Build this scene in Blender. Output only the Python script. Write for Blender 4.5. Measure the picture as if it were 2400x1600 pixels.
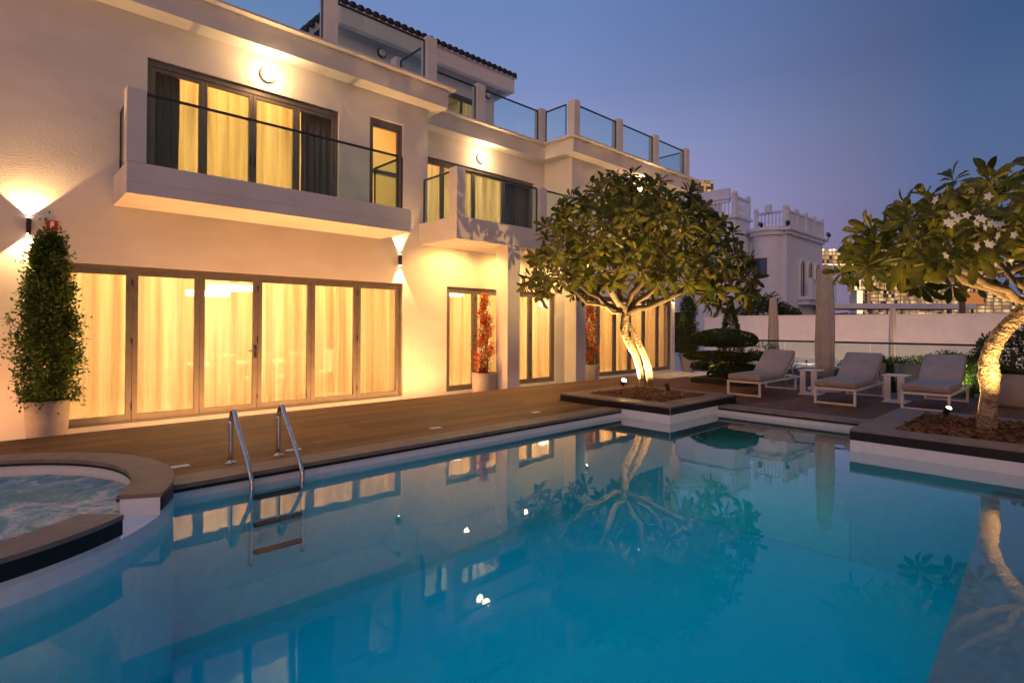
import bpy, bmesh, math, random
import numpy as np
from mathutils import Vector, Matrix, Euler
rnd = random.Random(7)
for o in list(bpy.data.objects): bpy.data.objects.remove(o)
SC = bpy.context.scene
COL = SC.collection
# ---------------------------------------------------------------- camera
YAW, PITCH, ROLL = math.radians(46.6), math.radians(.4), math.radians(.27)
CAMZ = 1.262
f0 = Vector((math.cos(YAW), math.sin(YAW), 0)); r0 = Vector((math.sin(YAW), -math.cos(YAW), 0)); u0 = Vector((0, 0, 1))
fw = f0*math.cos(PITCH) + u0*math.sin(PITCH); up = u0*math.cos(PITCH) - f0*math.sin(PITCH)
Rv = r0*math.cos(ROLL) + up*math.sin(ROLL); Uv = up*math.cos(ROLL) - r0*math.sin(ROLL)
cd = bpy.data.cameras.new('camera'); cam = bpy.data.objects.new('camera', cd); COL.objects.link(cam)
M = Matrix((Rv, Uv, -fw)).transposed().to_4x4(); M.translation = (0, 0, CAMZ); cam.matrix_world = M
cd.sensor_fit = 'HORIZONTAL'; cd.sensor_width = 36; cd.lens = 1288/2400*36
cd.shift_y = -(800 - 753)/2400; cd.clip_start = .05; cd.clip_end = 5000
SC.camera = cam
# ---------------------------------------------------------------- sky, dusk
SKY_STRENGTH = .95
w = bpy.data.worlds.new('World'); SC.world = w; w.use_nodes = True
nt = w.node_tree; nt.nodes.clear()
out = nt.nodes.new('ShaderNodeOutputWorld'); bg = nt.nodes.new('ShaderNodeBackground')
nt.links.new(bg.outputs[0], out.inputs[0])
tc = nt.nodes.new('ShaderNodeTexCoord')
sep = nt.nodes.new('ShaderNodeSeparateXYZ'); nt.links.new(tc.outputs['Generated'], sep.inputs[0])
rmp = nt.nodes.new('ShaderNodeValToRGB')            # colour by height above the horizon
el = rmp.color_ramp.elements
def lin(r, g, b):
    f = lambda c: (c/255/12.92) if c/255 <= .04045 else ((c/255 + .055)/1.055)**2.4
    return (f(r), f(g), f(b), 1)
stops = [(0.0, (.50, .34, .50, 1)), (.10, (.46, .34, .57, 1)), (.20, (.40, .37, .64, 1)), (.30, (.30, .335, .59, 1)), (.39, (.195, .26, .505, 1)), (.49, (.145, .225, .47, 1)), (.75, (.14, .225, .47, 1)), (1.0, (.14, .225, .47, 1))]
el[0].position = stops[0][0]; el[0].color = stops[0][1]; el[1].position = 1.0; el[1].color = stops[-1][1]
for p, c in stops[1:-1]:
    e = el.new(p); e.color = c
nt.links.new(sep.outputs['Z'], rmp.inputs[0])
# the west (left of the view) keeps more of the afterglow than the east
dot = nt.nodes.new('ShaderNodeVectorMath'); dot.operation = 'DOT_PRODUCT'
dot.inputs[1].default_value = (-r0.x, -r0.y, 0)
nt.links.new(tc.outputs['Generated'], dot.inputs[0])
mr = nt.nodes.new('ShaderNodeMapRange'); mr.inputs[1].default_value = -1; mr.inputs[2].default_value = 1
nt.links.new(dot.outputs['Value'], mr.inputs[0])
rz = nt.nodes.new('ShaderNodeValToRGB'); ez = rz.color_ramp.elements; zs_ = [(-.95, (.14, .25, .33)), (-.60, (.26, .40, .47)), (-.52, (.44, .47, .50)), (-.346, (.70, .72, .75)), (-.068, (1, 1, 1)), (.4, (1.15, 1.12, 1.08)), (.95, (.95, .85, .80))]
for q, (p, c) in enumerate(zs_):
    e = ez[q] if q < 2 else ez.new((p+1)/2)
    e.position = (p+1)/2; e.color = (c[0]/1.5, c[1]/1.5, c[2]/1.5, 1)
nt.links.new(mr.outputs[0], rz.inputs[0])
mul = nt.nodes.new('ShaderNodeVectorMath'); mul.operation = 'MULTIPLY'
nt.links.new(rmp.outputs[0], mul.inputs[0]); nt.links.new(rz.outputs[0], mul.inputs[1])
# the afterglow proper lies behind the camera: there the sky turns from blue to amber
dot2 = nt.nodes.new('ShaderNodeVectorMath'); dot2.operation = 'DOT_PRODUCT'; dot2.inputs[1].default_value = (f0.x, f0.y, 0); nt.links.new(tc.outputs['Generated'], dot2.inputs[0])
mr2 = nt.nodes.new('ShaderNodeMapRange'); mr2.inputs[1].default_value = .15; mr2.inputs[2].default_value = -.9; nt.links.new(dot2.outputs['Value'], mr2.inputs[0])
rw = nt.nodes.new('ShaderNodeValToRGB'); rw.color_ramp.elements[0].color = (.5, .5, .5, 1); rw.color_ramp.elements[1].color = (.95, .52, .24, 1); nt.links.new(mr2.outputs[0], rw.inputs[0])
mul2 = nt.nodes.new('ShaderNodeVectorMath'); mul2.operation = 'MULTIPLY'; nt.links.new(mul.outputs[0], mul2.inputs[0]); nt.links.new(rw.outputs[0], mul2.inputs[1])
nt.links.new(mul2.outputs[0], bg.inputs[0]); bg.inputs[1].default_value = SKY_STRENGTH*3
# the sun has set: what is left of it is a broad, faint, rosy afterglow behind the camera
sd = bpy.data.lights.new('sun', 'SUN'); sd.energy = .50; sd.angle = math.radians(60); sd.color = (1, .50, .27)
sun = bpy.data.objects.new('sun', sd); COL.objects.link(sun)
sun.rotation_euler = Vector((.62, .72, -.22)).to_track_quat('-Z', 'Y').to_euler()
# ---------------------------------------------------------------- render settings
SC.view_settings.view_transform = 'Standard'; SC.view_settings.look = 'None'
SC.view_settings.exposure = .12; SC.view_settings.gamma = 1; SC.view_settings.use_curve_mapping = False
SC.render.engine = 'CYCLES'
cy = SC.cycles
cy.use_denoising = True
try: cy.denoiser = 'OPENIMAGEDENOISE'
except Exception: pass
cy.max_bounces = 10; cy.diffuse_bounces = 4; cy.glossy_bounces = 4; cy.transmission_bounces = 6; cy.transparent_max_bounces = 32
cy.caustics_reflective = False; cy.caustics_refractive = False
cy.sample_clamp_indirect = 4; cy.sample_clamp_direct = 0
WARM = (1, .50, .155)
# ---------------------------------------------------------------- helpers
class MB:
    def __init__(s): s.v = []; s.f = []
    def quad(s, *p):
        n = len(s.v); s.v += [tuple(q) for q in p]; s.f.append(tuple(range(n, n+len(p)))); return s
    def box(s, x0, x1, y0, y1, z0, z1, m=None):
        n = len(s.v)
        c = [(x0,y0,z0),(x1,y0,z0),(x1,y1,z0),(x0,y1,z0),(x0,y0,z1),(x1,y0,z1),(x1,y1,z1),(x0,y1,z1)]
        if m is not None: c = [tuple(m @ Vector(p)) for p in c]
        s.v += c
        s.f += [(n,n+3,n+2,n+1),(n+4,n+5,n+6,n+7),(n,n+1,n+5,n+4),(n+1,n+2,n+6,n+5),(n+2,n+3,n+7,n+6),(n+3,n,n+4,n+7)]
        return s
    def prism(s, pts, z0, z1):
        n = len(s.v); k = len(pts)
        s.v += [(p[0],p[1],z0) for p in pts] + [(p[0],p[1],z1) for p in pts]
        s.f.append(tuple(range(n+k-1, n-1, -1))); s.f.append(tuple(range(n+k, n+2*k)))
        for i in range(k):
            j = (i+1) % k; s.f.append((n+i, n+j, n+k+j, n+k+i))
        return s
    def tube(s, pts, rad, sides=8, cap=True, rough=0, seed=0):
        rr = random.Random(seed)
        pts = [Vector(p) for p in pts]; n0 = len(s.v); N = len(pts)
        if not hasattr(rad, '__len__'): rad = [rad]*N
        t = (pts[1]-pts[0]).normalized(); a = t.orthogonal().normalized()
        for i, p in enumerate(pts):
            t2 = (pts[min(i+1, N-1)] - pts[max(i-1, 0)]).normalized()
            q = t.rotation_difference(t2); a = q @ a; t = t2
            a = (a - t*a.dot(t)).normalized(); b = t.cross(a)
            for k in range(sides):
                th = 2*math.pi*k/sides; r = rad[i]*(1 + (rr.uniform(-rough, rough) if rough else 0))
                s.v.append(tuple(p + a*(math.cos(th)*r) + b*(math.sin(th)*r)))
        for i in range(N-1):
            for k in range(sides):
                k2 = (k+1) % sides; s.f.append((n0+i*sides+k, n0+i*sides+k2, n0+(i+1)*sides+k2, n0+(i+1)*sides+k))
        if cap:
            s.f.append(tuple(n0+k for k in range(sides-1, -1, -1))); s.f.append(tuple(n0+(N-1)*sides+k for k in range(sides)))
        return s
    def lathe(s, prof, c=(0,0,0), n=24, mod=None, m=None):
        n0 = len(s.v)
        for (r, z) in prof:
            for k in range(n):
                th = 2*math.pi*k/n; q = r*(mod(th, z) if mod else 1)
                p = Vector((q*math.cos(th), q*math.sin(th), z))
                if m is not None: p = m @ p
                s.v.append((c[0]+p.x, c[1]+p.y, c[2]+p.z))
        for i in range(len(prof)-1):
            for k in range(n):
                k2 = (k+1) % n; s.f.append((n0+i*n+k, n0+i*n+k2, n0+(i+1)*n+k2, n0+(i+1)*n+k))
        s.f.append(tuple(n0+k for k in range(n-1, -1, -1))); s.f.append(tuple(n0+(len(prof)-1)*n+k for k in range(n)))
        return s
    def mesh(s, name, mat, smooth=False):
        me = bpy.data.meshes.new(name); me.from_pydata(s.v, [], s.f); me.update()
        if mat is not None: me.materials.append(mat)
        if smooth: me.polygons.foreach_set('use_smooth', [True]*len(me.polygons))
        return me
    def build(s, name, mat, parent=None, smooth=False, bevel=0, loc=None, auto=False):
        me = s.mesh(name, mat, smooth)
        return link(name, me, parent, bevel, loc, auto)
def link(name, me, parent=None, bevel=0, loc=None, auto=False):
    o = bpy.data.objects.new(name, me); COL.objects.link(o)
    if parent is not None: o.parent = parent
    if loc is not None: o.location = loc
    if bevel:
        b = o.modifiers.new('bevel', 'BEVEL'); b.width = bevel; b.segments = 2; b.limit_method = 'ANGLE'; b.angle_limit = math.radians(40)
    return o
def tag(o, label=None, cat=None, group=None, kind=None):
    if label: o['label'] = label
    if cat: o['category'] = cat
    if group: o['group'] = group
    if kind: o['kind'] = kind
    return o
def thing(name, loc, label, cat, group=None, rz=0):
    o = bpy.data.objects.new(name, None); COL.objects.link(o); o.location = loc; o.rotation_euler = (0,0,rz); o.empty_display_size = .1
    return tag(o, label, cat, group)
def lamp(name, kind, loc, energy, color=WARM, parent=None, target=None, **kw):
    l = bpy.data.lights.new(name, kind); l.energy = energy; l.color = color
    for k, v in kw.items(): setattr(l, k, v)
    o = bpy.data.objects.new(name, l); COL.objects.link(o)
    o.location = loc
    if target is not None: o.rotation_euler = (Vector(target)-Vector(loc)).to_track_quat('-Z', 'Y').to_euler()
    if parent is not None:
        o.parent = parent
    return o
# ---------------------------------------------------------------- materials
class NT:
    def __init__(s, name):
        s.m = bpy.data.materials.new(name); s.m.use_nodes = True; s.t = s.m.node_tree; s.t.nodes.clear()
        s.out = s.t.nodes.new('ShaderNodeOutputMaterial')
    def n(s, typ, **kw):
        x = s.t.nodes.new('ShaderNode'+typ)
        for k, v in kw.items():
            if k.startswith('i_'):
                key = k[2:]; key = int(key) if key.isdigit() else key.replace('_', ' ')
                x.inputs[key].default_value = v
            else: setattr(x, k, v)
        return x
    def l(s, a, b): s.t.links.new(a, b)
def ramp(n, stops):
    r = n.n('ValToRGB'); e = r.color_ramp.elements
    e[0].position, e[0].color = stops[0][0], (*stops[0][1], 1); e[1].position, e[1].color = stops[-1][0], (*stops[-1][1], 1)
    for p, c in stops[1:-1]: q = e.new(p); q.color = (*c, 1)
    return r
def surf(name, c1, c2, rough=.6, scale=6, stretch=(1,1,1), bump=0, bscale=40, rvar=0, detail=6, spec=.5, metal=0, rough2=None):
    """principled surface: two-tone noise, fine bump, optional per-object variation"""
    n = NT(name); p = n.n('BsdfPrincipled'); n.l(p.outputs[0], n.out.inputs[0])
    p.inputs['Metallic'].default_value = metal; p.inputs['Specular IOR Level'].default_value = spec
    tc = n.n('TexCoord'); mp = n.n('Mapping'); mp.inputs['Scale'].default_value = stretch; n.l(tc.outputs['Object'], mp.inputs[0])
    no = n.n('TexNoise', i_Scale=scale, i_Detail=detail); n.l(mp.outputs[0], no.inputs[0])
    r = ramp(n, [(.3, c1), (.7, c2)]); n.l(no.outputs[0], r.inputs[0])
    colr = r.outputs[0]
    if rvar:
        oi = n.n('ObjectInfo'); mr = n.n('MapRange', i_3=1-rvar, i_4=1+rvar); n.l(oi.outputs['Random'], mr.inputs[0])
        sc = n.n('VectorMath', operation='SCALE'); n.l(colr, sc.inputs[0]); n.l(mr.outputs[0], sc.inputs['Scale']); colr = sc.outputs[0]
        ad = n.n('VectorMath', operation='SCALE', i_Scale=37.); cb = n.n('CombineXYZ')
        n.l(oi.outputs['Random'], cb.inputs[0]); n.l(oi.outputs['Random'], cb.inputs[1]); n.l(cb.outputs[0], ad.inputs[0]); n.l(ad.outputs[0], mp.inputs['Location'])
    n.l(colr, p.inputs['Base Color'])
    if rough2 is not None:
        mr2 = n.n('MapRange', i_3=rough, i_4=rough2); n.l(no.outputs[0], mr2.inputs[0]); n.l(mr2.outputs[0], p.inputs['Roughness'])
    else: p.inputs['Roughness'].default_value = rough
    if bump:
        b2 = n.n('TexNoise', i_Scale=bscale, i_Detail=5.); n.l(mp.outputs[0], b2.inputs[0])
        bp = n.n('Bump', i_Strength=bump, i_Distance=.02); n.l(b2.outputs[0], bp.inputs['Height']); n.l(bp.outputs[0], p.inputs['Normal'])
    return n.m
def emit(name, c, s):
    n = NT(name); e = n.n('Emission', i_Strength=s); e.inputs[0].default_value = (*c, 1); n.l(e.outputs[0], n.out.inputs[0]); return n.m
def glassy(name, tint, ior=1.5, rough=0, boost=1.0):
    n = NT(name); tr = n.n('BsdfTransparent'); tr.inputs[0].default_value = (*tint, 1); gl = n.n('BsdfGlossy', i_Roughness=rough)
    fr = n.n('Fresnel', i_IOR=ior); ge = n.n('NewGeometry'); iv = n.n('Math', operation='SUBTRACT', i_0=boost); n.l(ge.outputs['Backfacing'], iv.inputs[1]); mu = n.n('Math', operation='MULTIPLY', use_clamp=True); n.l(fr.outputs[0], mu.inputs[0]); n.l(iv.outputs[0], mu.inputs[1])
    mx = n.n('MixShader'); n.l(mu.outputs[0], mx.inputs[0]); n.l(tr.outputs[0], mx.inputs[1]); n.l(gl.outputs[0], mx.inputs[2]); n.l(mx.outputs[0], n.out.inputs[0]); return n.m
def cloth(name, c, transl=.6, transp=.2, fold=0):
    n = NT(name); d = n.n('BsdfDiffuse'); t = n.n('BsdfTranslucent'); d.inputs[0].default_value = t.inputs[0].default_value = (*c, 1)
    tp = n.n('BsdfTransparent'); m1 = n.n('MixShader', i_0=transl); n.l(d.outputs[0], m1.inputs[1]); n.l(t.outputs[0], m1.inputs[2])
    m2 = n.n('MixShader', i_0=transp); n.l(m1.outputs[0], m2.inputs[1]); n.l(tp.outputs[0], m2.inputs[2]); n.l(m2.outputs[0], n.out.inputs[0])
    if fold:   # vertical stripes: uneven see-through, and darker fold shade painted into the colour
        tc = n.n('TexCoord'); no = n.n('TexNoise', i_Scale=9., i_Detail=3.); mp = n.n('Mapping'); mp.inputs['Scale'].default_value = (.8, 1, .03)
        n.l(tc.outputs['Object'], mp.inputs[0]); n.l(mp.outputs[0], no.inputs[0]); mr = n.n('MapRange', i_1=.3, i_2=.7, i_3=transp*.3, i_4=transp*1.8); n.l(no.outputs[0], mr.inputs[0]); n.l(mr.outputs[0], m2.inputs[0])
        n2 = n.n('TexNoise', i_Scale=5.5, i_Detail=4.); mp2 = n.n('Mapping'); mp2.inputs['Scale'].default_value = (1, .6, .02); n.l(tc.outputs['Object'], mp2.inputs[0]); n.l(mp2.outputs[0], n2.inputs[0])
        rc = ramp(n, [(.36, tuple(x*k for x, k in zip(c, (.66, .60, .50)))), (.58, c)]); n.l(n2.outputs[0], rc.inputs[0]); n.l(rc.outputs[0], d.inputs[0]); n.l(rc.outputs[0], t.inputs[0])
    return n.m
def leafmat(name, c1, c2, transl=.35, rough=.45, scale=2.5, spec=.35):
    n = NT(name); p = n.n('BsdfPrincipled', i_Roughness=rough); p.inputs['Specular IOR Level'].default_value = spec
    t = n.n('BsdfTranslucent'); tc = n.n('TexCoord'); no = n.n('TexNoise', i_Scale=scale, i_Detail=3.); n.l(tc.outputs['Object'], no.inputs[0])
    oi = n.n('ObjectInfo'); g = n.n('NewGeometry'); ad = n.n('Math', operation='ADD'); n.l(no.outputs[0], ad.inputs[0])
    mr = n.n('MapRange', i_3=-.28, i_4=.28); n.l(g.outputs['Random Per Island'], mr.inputs[0]); ad2 = n.n('Math', operation='ADD')
    mr2 = n.n('MapRange', i_3=-.12, i_4=.12); n.l(oi.outputs['Random'], mr2.inputs[0]); n.l(mr.outputs[0], ad2.inputs[0]); n.l(mr2.outputs[0], ad2.inputs[1]); n.l(ad2.outputs[0], ad.inputs[1])
    r = ramp(n, [(.25, c1), (.75, c2)]); n.l(ad.outputs[0], r.inputs[0]); n.l(r.outputs[0], p.inputs['Base Color']); n.l(r.outputs[0], t.inputs[0])
    mx = n.n('MixShader', i_0=transl); n.l(p.outputs[0], mx.inputs[1]); n.l(t.outputs[0], mx.inputs[2]); n.l(mx.outputs[0], n.out.inputs[0]); return n.m

m_plaster = surf('white_render', (.70, .68, .66), (.80, .78, .76), rough=.85, scale=1.3, bump=.22, bscale=30, stretch=(1,1,2.2))
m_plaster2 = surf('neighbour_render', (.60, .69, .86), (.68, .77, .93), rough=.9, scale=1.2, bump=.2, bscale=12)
m_trim = surf('white_trim', (.74, .73, .71), (.82, .81, .79), rough=.6, scale=3)
m_frame = surf('bronze_aluminium', (.145, .13, .118), (.18, .16, .145), rough=.42, scale=8, metal=.2)
m_rail = surf('dark_rail', (.05, .05, .055), (.07, .07, .075), rough=.4, scale=8, metal=.5)
m_glass = glassy('window_glass', (.93, .95, .93), 1.5)
m_railglass = glassy('rail_glass', (.86, .94, .93), 1.45)
m_sheer = cloth('sheer_voile', (.93, .84, .66), .72, .36, fold=1)
m_drape = cloth('grey_drape', (.13, .13, .14), .05, 0)
m_room = surf('room_paint', (.60, .54, .45), (.66, .60, .50), rough=.8, scale=1)
m_roomfloor = surf('room_floor', (.55, .47, .38), (.66, .58, .48), rough=.3, scale=2)
m_marble = surf('pale_marble', (.62, .58, .53), (.76, .72, .67), rough=.25, scale=1.5)
m_plank = surf('wood_look_plank', (.095, .039, .014), (.21, .092, .035), rough=.50, rough2=.72, spec=.3, scale=5, stretch=(.55, 7, 2), bump=.12, bscale=9, rvar=.28)
m_dark = surf('under_deck', (.02, .018, .016), (.03, .026, .024), rough=.9)
m_coping = surf('taupe_stone', (.17, .135, .11), (.27, .215, .175), rough=.5, rough2=.7, scale=7, bump=.12, bscale=60, rvar=.10)
m_black = surf('black_granite', (.010, .010, .011), (.020, .019, .020), rough=.42, scale=30, rvar=.2, spec=.3)
m_poolwhite = surf('pool_mosaic_white', (.74, .76, .80), (.82, .84, .87), rough=.35, scale=14)
m_poolfloor = surf('pool_mosaic_aqua', (.46, .83, .95), (.54, .88, .98), rough=.5, scale=9)
m_steel = surf('polished_steel', (.62, .62, .63), (.72, .72, .73), rough=.14, metal=1, scale=20)
m_white = surf('white_powdercoat', (.76, .75, .74), (.81, .80, .79), rough=.4, scale=5)
m_cushion = surf('grey_outdoor_fabric', (.33, .30, .29), (.41, .375, .365), rough=.95, scale=5, bump=.35, bscale=160)
m_canvas = surf('umbrella_canvas', (.50, .45, .40), (.60, .54, .48), rough=.95, scale=4, bump=.3, bscale=60)
m_pot = surf('fibrecement_pot', (.28, .255, .24), (.36, .33, .31), rough=.75, scale=6, bump=.1, bscale=50)
m_soil = surf('soil', (.03, .02, .014), (.06, .04, .028), rough=.95, scale=20, bump=.5)
def barkmat(name, c1, c2, c3):
    n = NT(name); p = n.n('BsdfPrincipled', i_Roughness=.85); n.l(p.outputs[0], n.out.inputs[0]); tc = n.n('TexCoord')
    wv = n.n('TexWave', wave_type='BANDS', bands_direction='Z', i_Scale=4.2, i_Distortion=14., i_Detail=5.); wv.inputs['Detail Scale'].default_value = 2.2; n.l(tc.outputs['Object'], wv.inputs[0])
    no = n.n('TexNoise', i_Scale=7., i_Detail=7., i_Roughness=.7); n.l(tc.outputs['Object'], no.inputs[0])
    r1 = ramp(n, [(.30, c1), (.62, c2)]); n.l(no.outputs[0], r1.inputs[0]); mx = n.n('MixRGB', blend_type='MULTIPLY'); r2 = ramp(n, [(.0, c3), (.30, (1, 1, 1))]); n.l(wv.outputs[0], r2.inputs[0]); mx.inputs[0].default_value = .85
    n.l(r1.outputs[0], mx.inputs[1]); n.l(r2.outputs[0], mx.inputs[2]); n.l(mx.outputs[0], p.inputs['Base Color'])
    ad = n.n('Math', operation='ADD'); n.l(wv.outputs[0], ad.inputs[0]); n.l(no.outputs[0], ad.inputs[1]); bp = n.n('Bump', i_Strength=.7, i_Distance=.025); n.l(ad.outputs[0], bp.inputs['Height']); n.l(bp.outputs[0], p.inputs['Normal']); return n.m
m_twig = surf('twig_bark', (.11, .08, .055), (.21, .16, .115), rough=.85, scale=12, bump=.4)
m_bark = barkmat('frangipani_bark', (.16, .115, .08), (.42, .34, .25), (.42, .34, .27))
m_mulch = surf('bark_chip', (.07, .032, .016), (.19, .095, .045), rough=.85, scale=9, rvar=.4)
m_plum = leafmat('frangipani_leaf', (.045, .070, .012), (.20, .195, .030), .45, .42)
m_ficus = leafmat('ficus_leaf', (.045, .095, .016), (.15, .24, .035), .35, .4)
m_conif = leafmat('conifer_leaf', (.025, .055, .014), (.09, .14, .032), .25, .6)
m_hedge = leafmat('hedge_leaf', (.03, .07, .012), (.10, .17, .03), .3, .5)
m_far = leafmat('far_leaf', (.025, .045, .014), (.08, .11, .032), .25, .6)
m_boug = leafmat('bougainvillea_bract', (.55, .035, .02), (.80, .20, .025), .45, .5)
m_bougl = leafmat('bougainvillea_leaf', (.05, .09, .02), (.12, .15, .03), .35, .5)
m_petal = leafmat('white_petal', (.72, .72, .68), (.84, .82, .74), .3, .5)
m_red = surf('red_plastic', (.42, .02, .015), (.50, .03, .02), rough=.35)
m_lens = surf('clear_lens', (.72, .70, .66), (.8, .78, .74), rough=.2)
m_lampbody = surf('dark_lamp_metal', (.035, .033, .032), (.05, .048, .046), rough=.4, metal=.5)
m_tile = surf('dark_roof_tile', (.020, .021, .026), (.045, .046, .052), rough=.6, scale=6, rvar=.25)
m_deckplate = surf('white_deck_plate', (.7, .68, .66), (.78, .76, .74), rough=.4)
e_globe = emit('opal_globe_glow', (1, .78, .48), 40)
e_chand = emit('chandelier_glow', (1, .80, .52), 16)
e_lens = emit('spot_lens_glow', (1, .82, .55), 18)
e_lensb = emit('glaring_lens', (1, .80, .50), 90)
e_lens2 = emit('downlight_lens_glow', (1, .75, .42), 4)
m_ledge = surf('pool_mosaic_grey', (.27, .265, .32), (.34, .33, .39), rough=.4, scale=14)
# ================================================================ GROUND, POOL, DECK
WZ = -.124            # water level; the deck is z = 0, the paving by the house -.36
SPX, SPY, SPR, SPRI = -.49, 5.08, 1.53, 1.26     # the round spa
def arc(a0, a1, r, n): return [(SPX + r*math.cos(math.radians(a0+(a1-a0)*i/n)), SPY + r*math.sin(math.radians(a0+(a1-a0)*i/n))) for i in range(n+1)]
g = MB()      # the ground around, with an opening where the pool, spa and deck stand
for (x0, x1, y0, y1) in ((-2500, -9, -2500, 2500), (24, 2500, -2500, 2500), (-9, 24, -2500, -6), (-9, 24, 22, 2500)):
    g.quad((x0,y0,-.9), (x1,y0,-.9), (x1,y1,-.9), (x0,y1,-.9))
tag(g.build('ground', surf('garden_ground', (.09, .08, .06), (.15, .13, .10), rough=.95, scale=.4)), kind='structure')
# pale marble paving between the raised deck and the house, one slab per tile
pv = tag(MB().box(-9, 24, 8.03, 22, -.9, -.385).build('paving', m_marble), kind='structure')
slab = MB().box(.004, .996, .004, .996, -.02, 0).mesh('paving_slab', m_marble)
for i in range(12, 24):
    for j in range(0, 3):
        o = link('paving_slab', slab, pv, 0, (i-.25, 8.03+j*.71, -.362)); o.scale = (1, .71, 1)
for i in range(0, 8):
    o = link('paving_slab', slab, pv, 0, (11.76+i, 6.90, -.362)); o.scale = (1, 1.12, 1)
MB().box(11.76, 24, -6, 8.03, -.9, -.39).build('garden_base', m_soil, pv)
# ---- pool outline
PO = [(-5, -.32), (7.0, -.32), (7.0, 1.88), (8.43, 1.88), (8.43, 4.11), (6.97, 4.11), (6.97, 4.95)]
a_r = math.degrees(math.asin((4.95-SPY)/SPR)); 
PO += [(SPX + SPR*math.cos(math.radians(a)), SPY + SPR*math.sin(math.radians(a))) for a in np.linspace(a_r, -180-a_r, 41)]
PO += [(-5, 4.95)]
def off(pts, d):      # push an outline out by d
    r = []; k = len(pts)
    for i in range(k):
        a, b, c = Vector(pts[i-1]), Vector(pts[i]), Vector(pts[(i+1) % k])
        n1 = Vector(((b-a).y, -(b-a).x)).normalized(); n2 = Vector(((c-b).y, -(c-b).x)).normalized()
        m = (n1+n2).normalized(); r.append(tuple(b + m*d/max(.3, m.dot(n1))))
    return r
PZ = -1.35
pool = tag(bpy.data.objects.new('pool_basin', None), kind='structure'); COL.objects.link(pool)
po = off(PO, .004); wl = MB()
for i in range(len(po)):
    a, b = po[i], po[(i+1) % len(po)]
    zt_ = -.002 if i in (1, 2, 4, 5) else -.03
    wl.quad((a[0],a[1],PZ-.01), (b[0],b[1],PZ-.01), (b[0],b[1],zt_), (a[0],a[1],zt_))
wl.build('pool_wall', m_poolwhite, pool)
fl = MB(); fl.quad(*[(p[0],p[1],PZ-.008) for p in po]); fl.build('pool_floor', m_poolfloor, pool)
# steps at the far end between the two planters, and the long shallow ledge along the near side
for k, (x0, zt) in enumerate(((8.05, -.30), (7.67, -.50), (7.29, -.72), (7.01, -.94))):
    MB().box(x0, 8.431, 1.881, 4.109, PZ-.004, zt).build('pool_step', m_poolwhite, pool)
MB().prism([(-5, -.323), (7.003, -.323), (7.003, .66), (-5, .20)], PZ, -.30).build('pool_ledge', m_ledge, pool)
# ---- water
nw = NT('pool_water'); tr = nw.n('BsdfTransparent'); gl = nw.n('BsdfGlossy', i_Roughness=0.0)
fr = nw.n('Fresnel', i_IOR=1.33); ge = nw.n('NewGeometry'); inv = nw.n('Math', operation='SUBTRACT', i_0=1.0); nw.l(ge.outputs['Backfacing'], inv.inputs[1])
mu = nw.n('Math', operation='MULTIPLY'); sq = nw.n('Math', operation='MULTIPLY'); nw.l(fr.outputs[0], sq.inputs[0]); nw.l(fr.outputs[0], sq.inputs[1]); s7 = nw.n('Math', operation='MULTIPLY', i_1=8.); nw.l(sq.outputs[0], s7.inputs[0]); mxm = nw.n('Math', operation='MAXIMUM'); hf = nw.n('Math', operation='MULTIPLY', i_1=.4); nw.l(fr.outputs[0], hf.inputs[0]); nw.l(s7.outputs[0], mxm.inputs[0]); nw.l(hf.outputs[0], mxm.inputs[1]); fb = nw.n('Math', operation='MINIMUM', i_1=.9); nw.l(mxm.outputs[0], fb.inputs[0]); nw.l(fb.outputs[0], mu.inputs[0]); nw.l(inv.outputs[0], mu.inputs[1])
mx = nw.n('MixShader'); nw.l(mu.outputs[0], mx.inputs[0]); nw.l(tr.outputs[0], mx.inputs[1]); nw.l(gl.outputs[0], mx.inputs[2]); nw.l(mx.outputs[0], nw.out.inputs[0])
tcw = nw.n('TexCoord'); n1 = nw.n('TexNoise', i_Scale=2.2, i_Detail=2.); n2 = nw.n('TexNoise', i_Scale=9., i_Detail=2.); nw.l(tcw.outputs['Object'], n1.inputs[0]); nw.l(tcw.outputs['Object'], n2.inputs[0])
ad = nw.n('Math', operation='MULTIPLY_ADD', i_1=.16); nw.l(n2.outputs[0], ad.inputs[0]); nw.l(n1.outputs[0], ad.inputs[2])
bp = nw.n('Bump', i_Strength=.018, i_Distance=.06); nw.l(ad.outputs[0], bp.inputs['Height']); nw.l(bp.outputs[0], gl.inputs['Normal']); nw.l(bp.outputs[0], fr.inputs['Normal'])
WATER_C, WATER_D = (.02, .985, .997), 1.0
va = nw.n('VolumeAbsorption', i_Density=WATER_D); va.inputs[0].default_value = (*WATER_C, 1); nw.l(va.outputs[0], nw.out.inputs['Volume'])
ns = NT('pool_water_side'); t2 = ns.n('BsdfTransparent'); ns.l(t2.outputs[0], ns.out.inputs[0])
va2 = ns.n('VolumeAbsorption', i_Density=WATER_D); va2.inputs[0].default_value = (*WATER_C, 1); ns.l(va2.outputs[0], ns.out.inputs['Volume'])
wm = MB().prism(PO, PZ, WZ); water = wm.build('pool_water', nw.m); water.data.materials.append(ns.m)
for i, p in enumerate(water.data.polygons): p.material_index = 0 if i == 1 else 1
tag(water, kind='structure')
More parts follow.
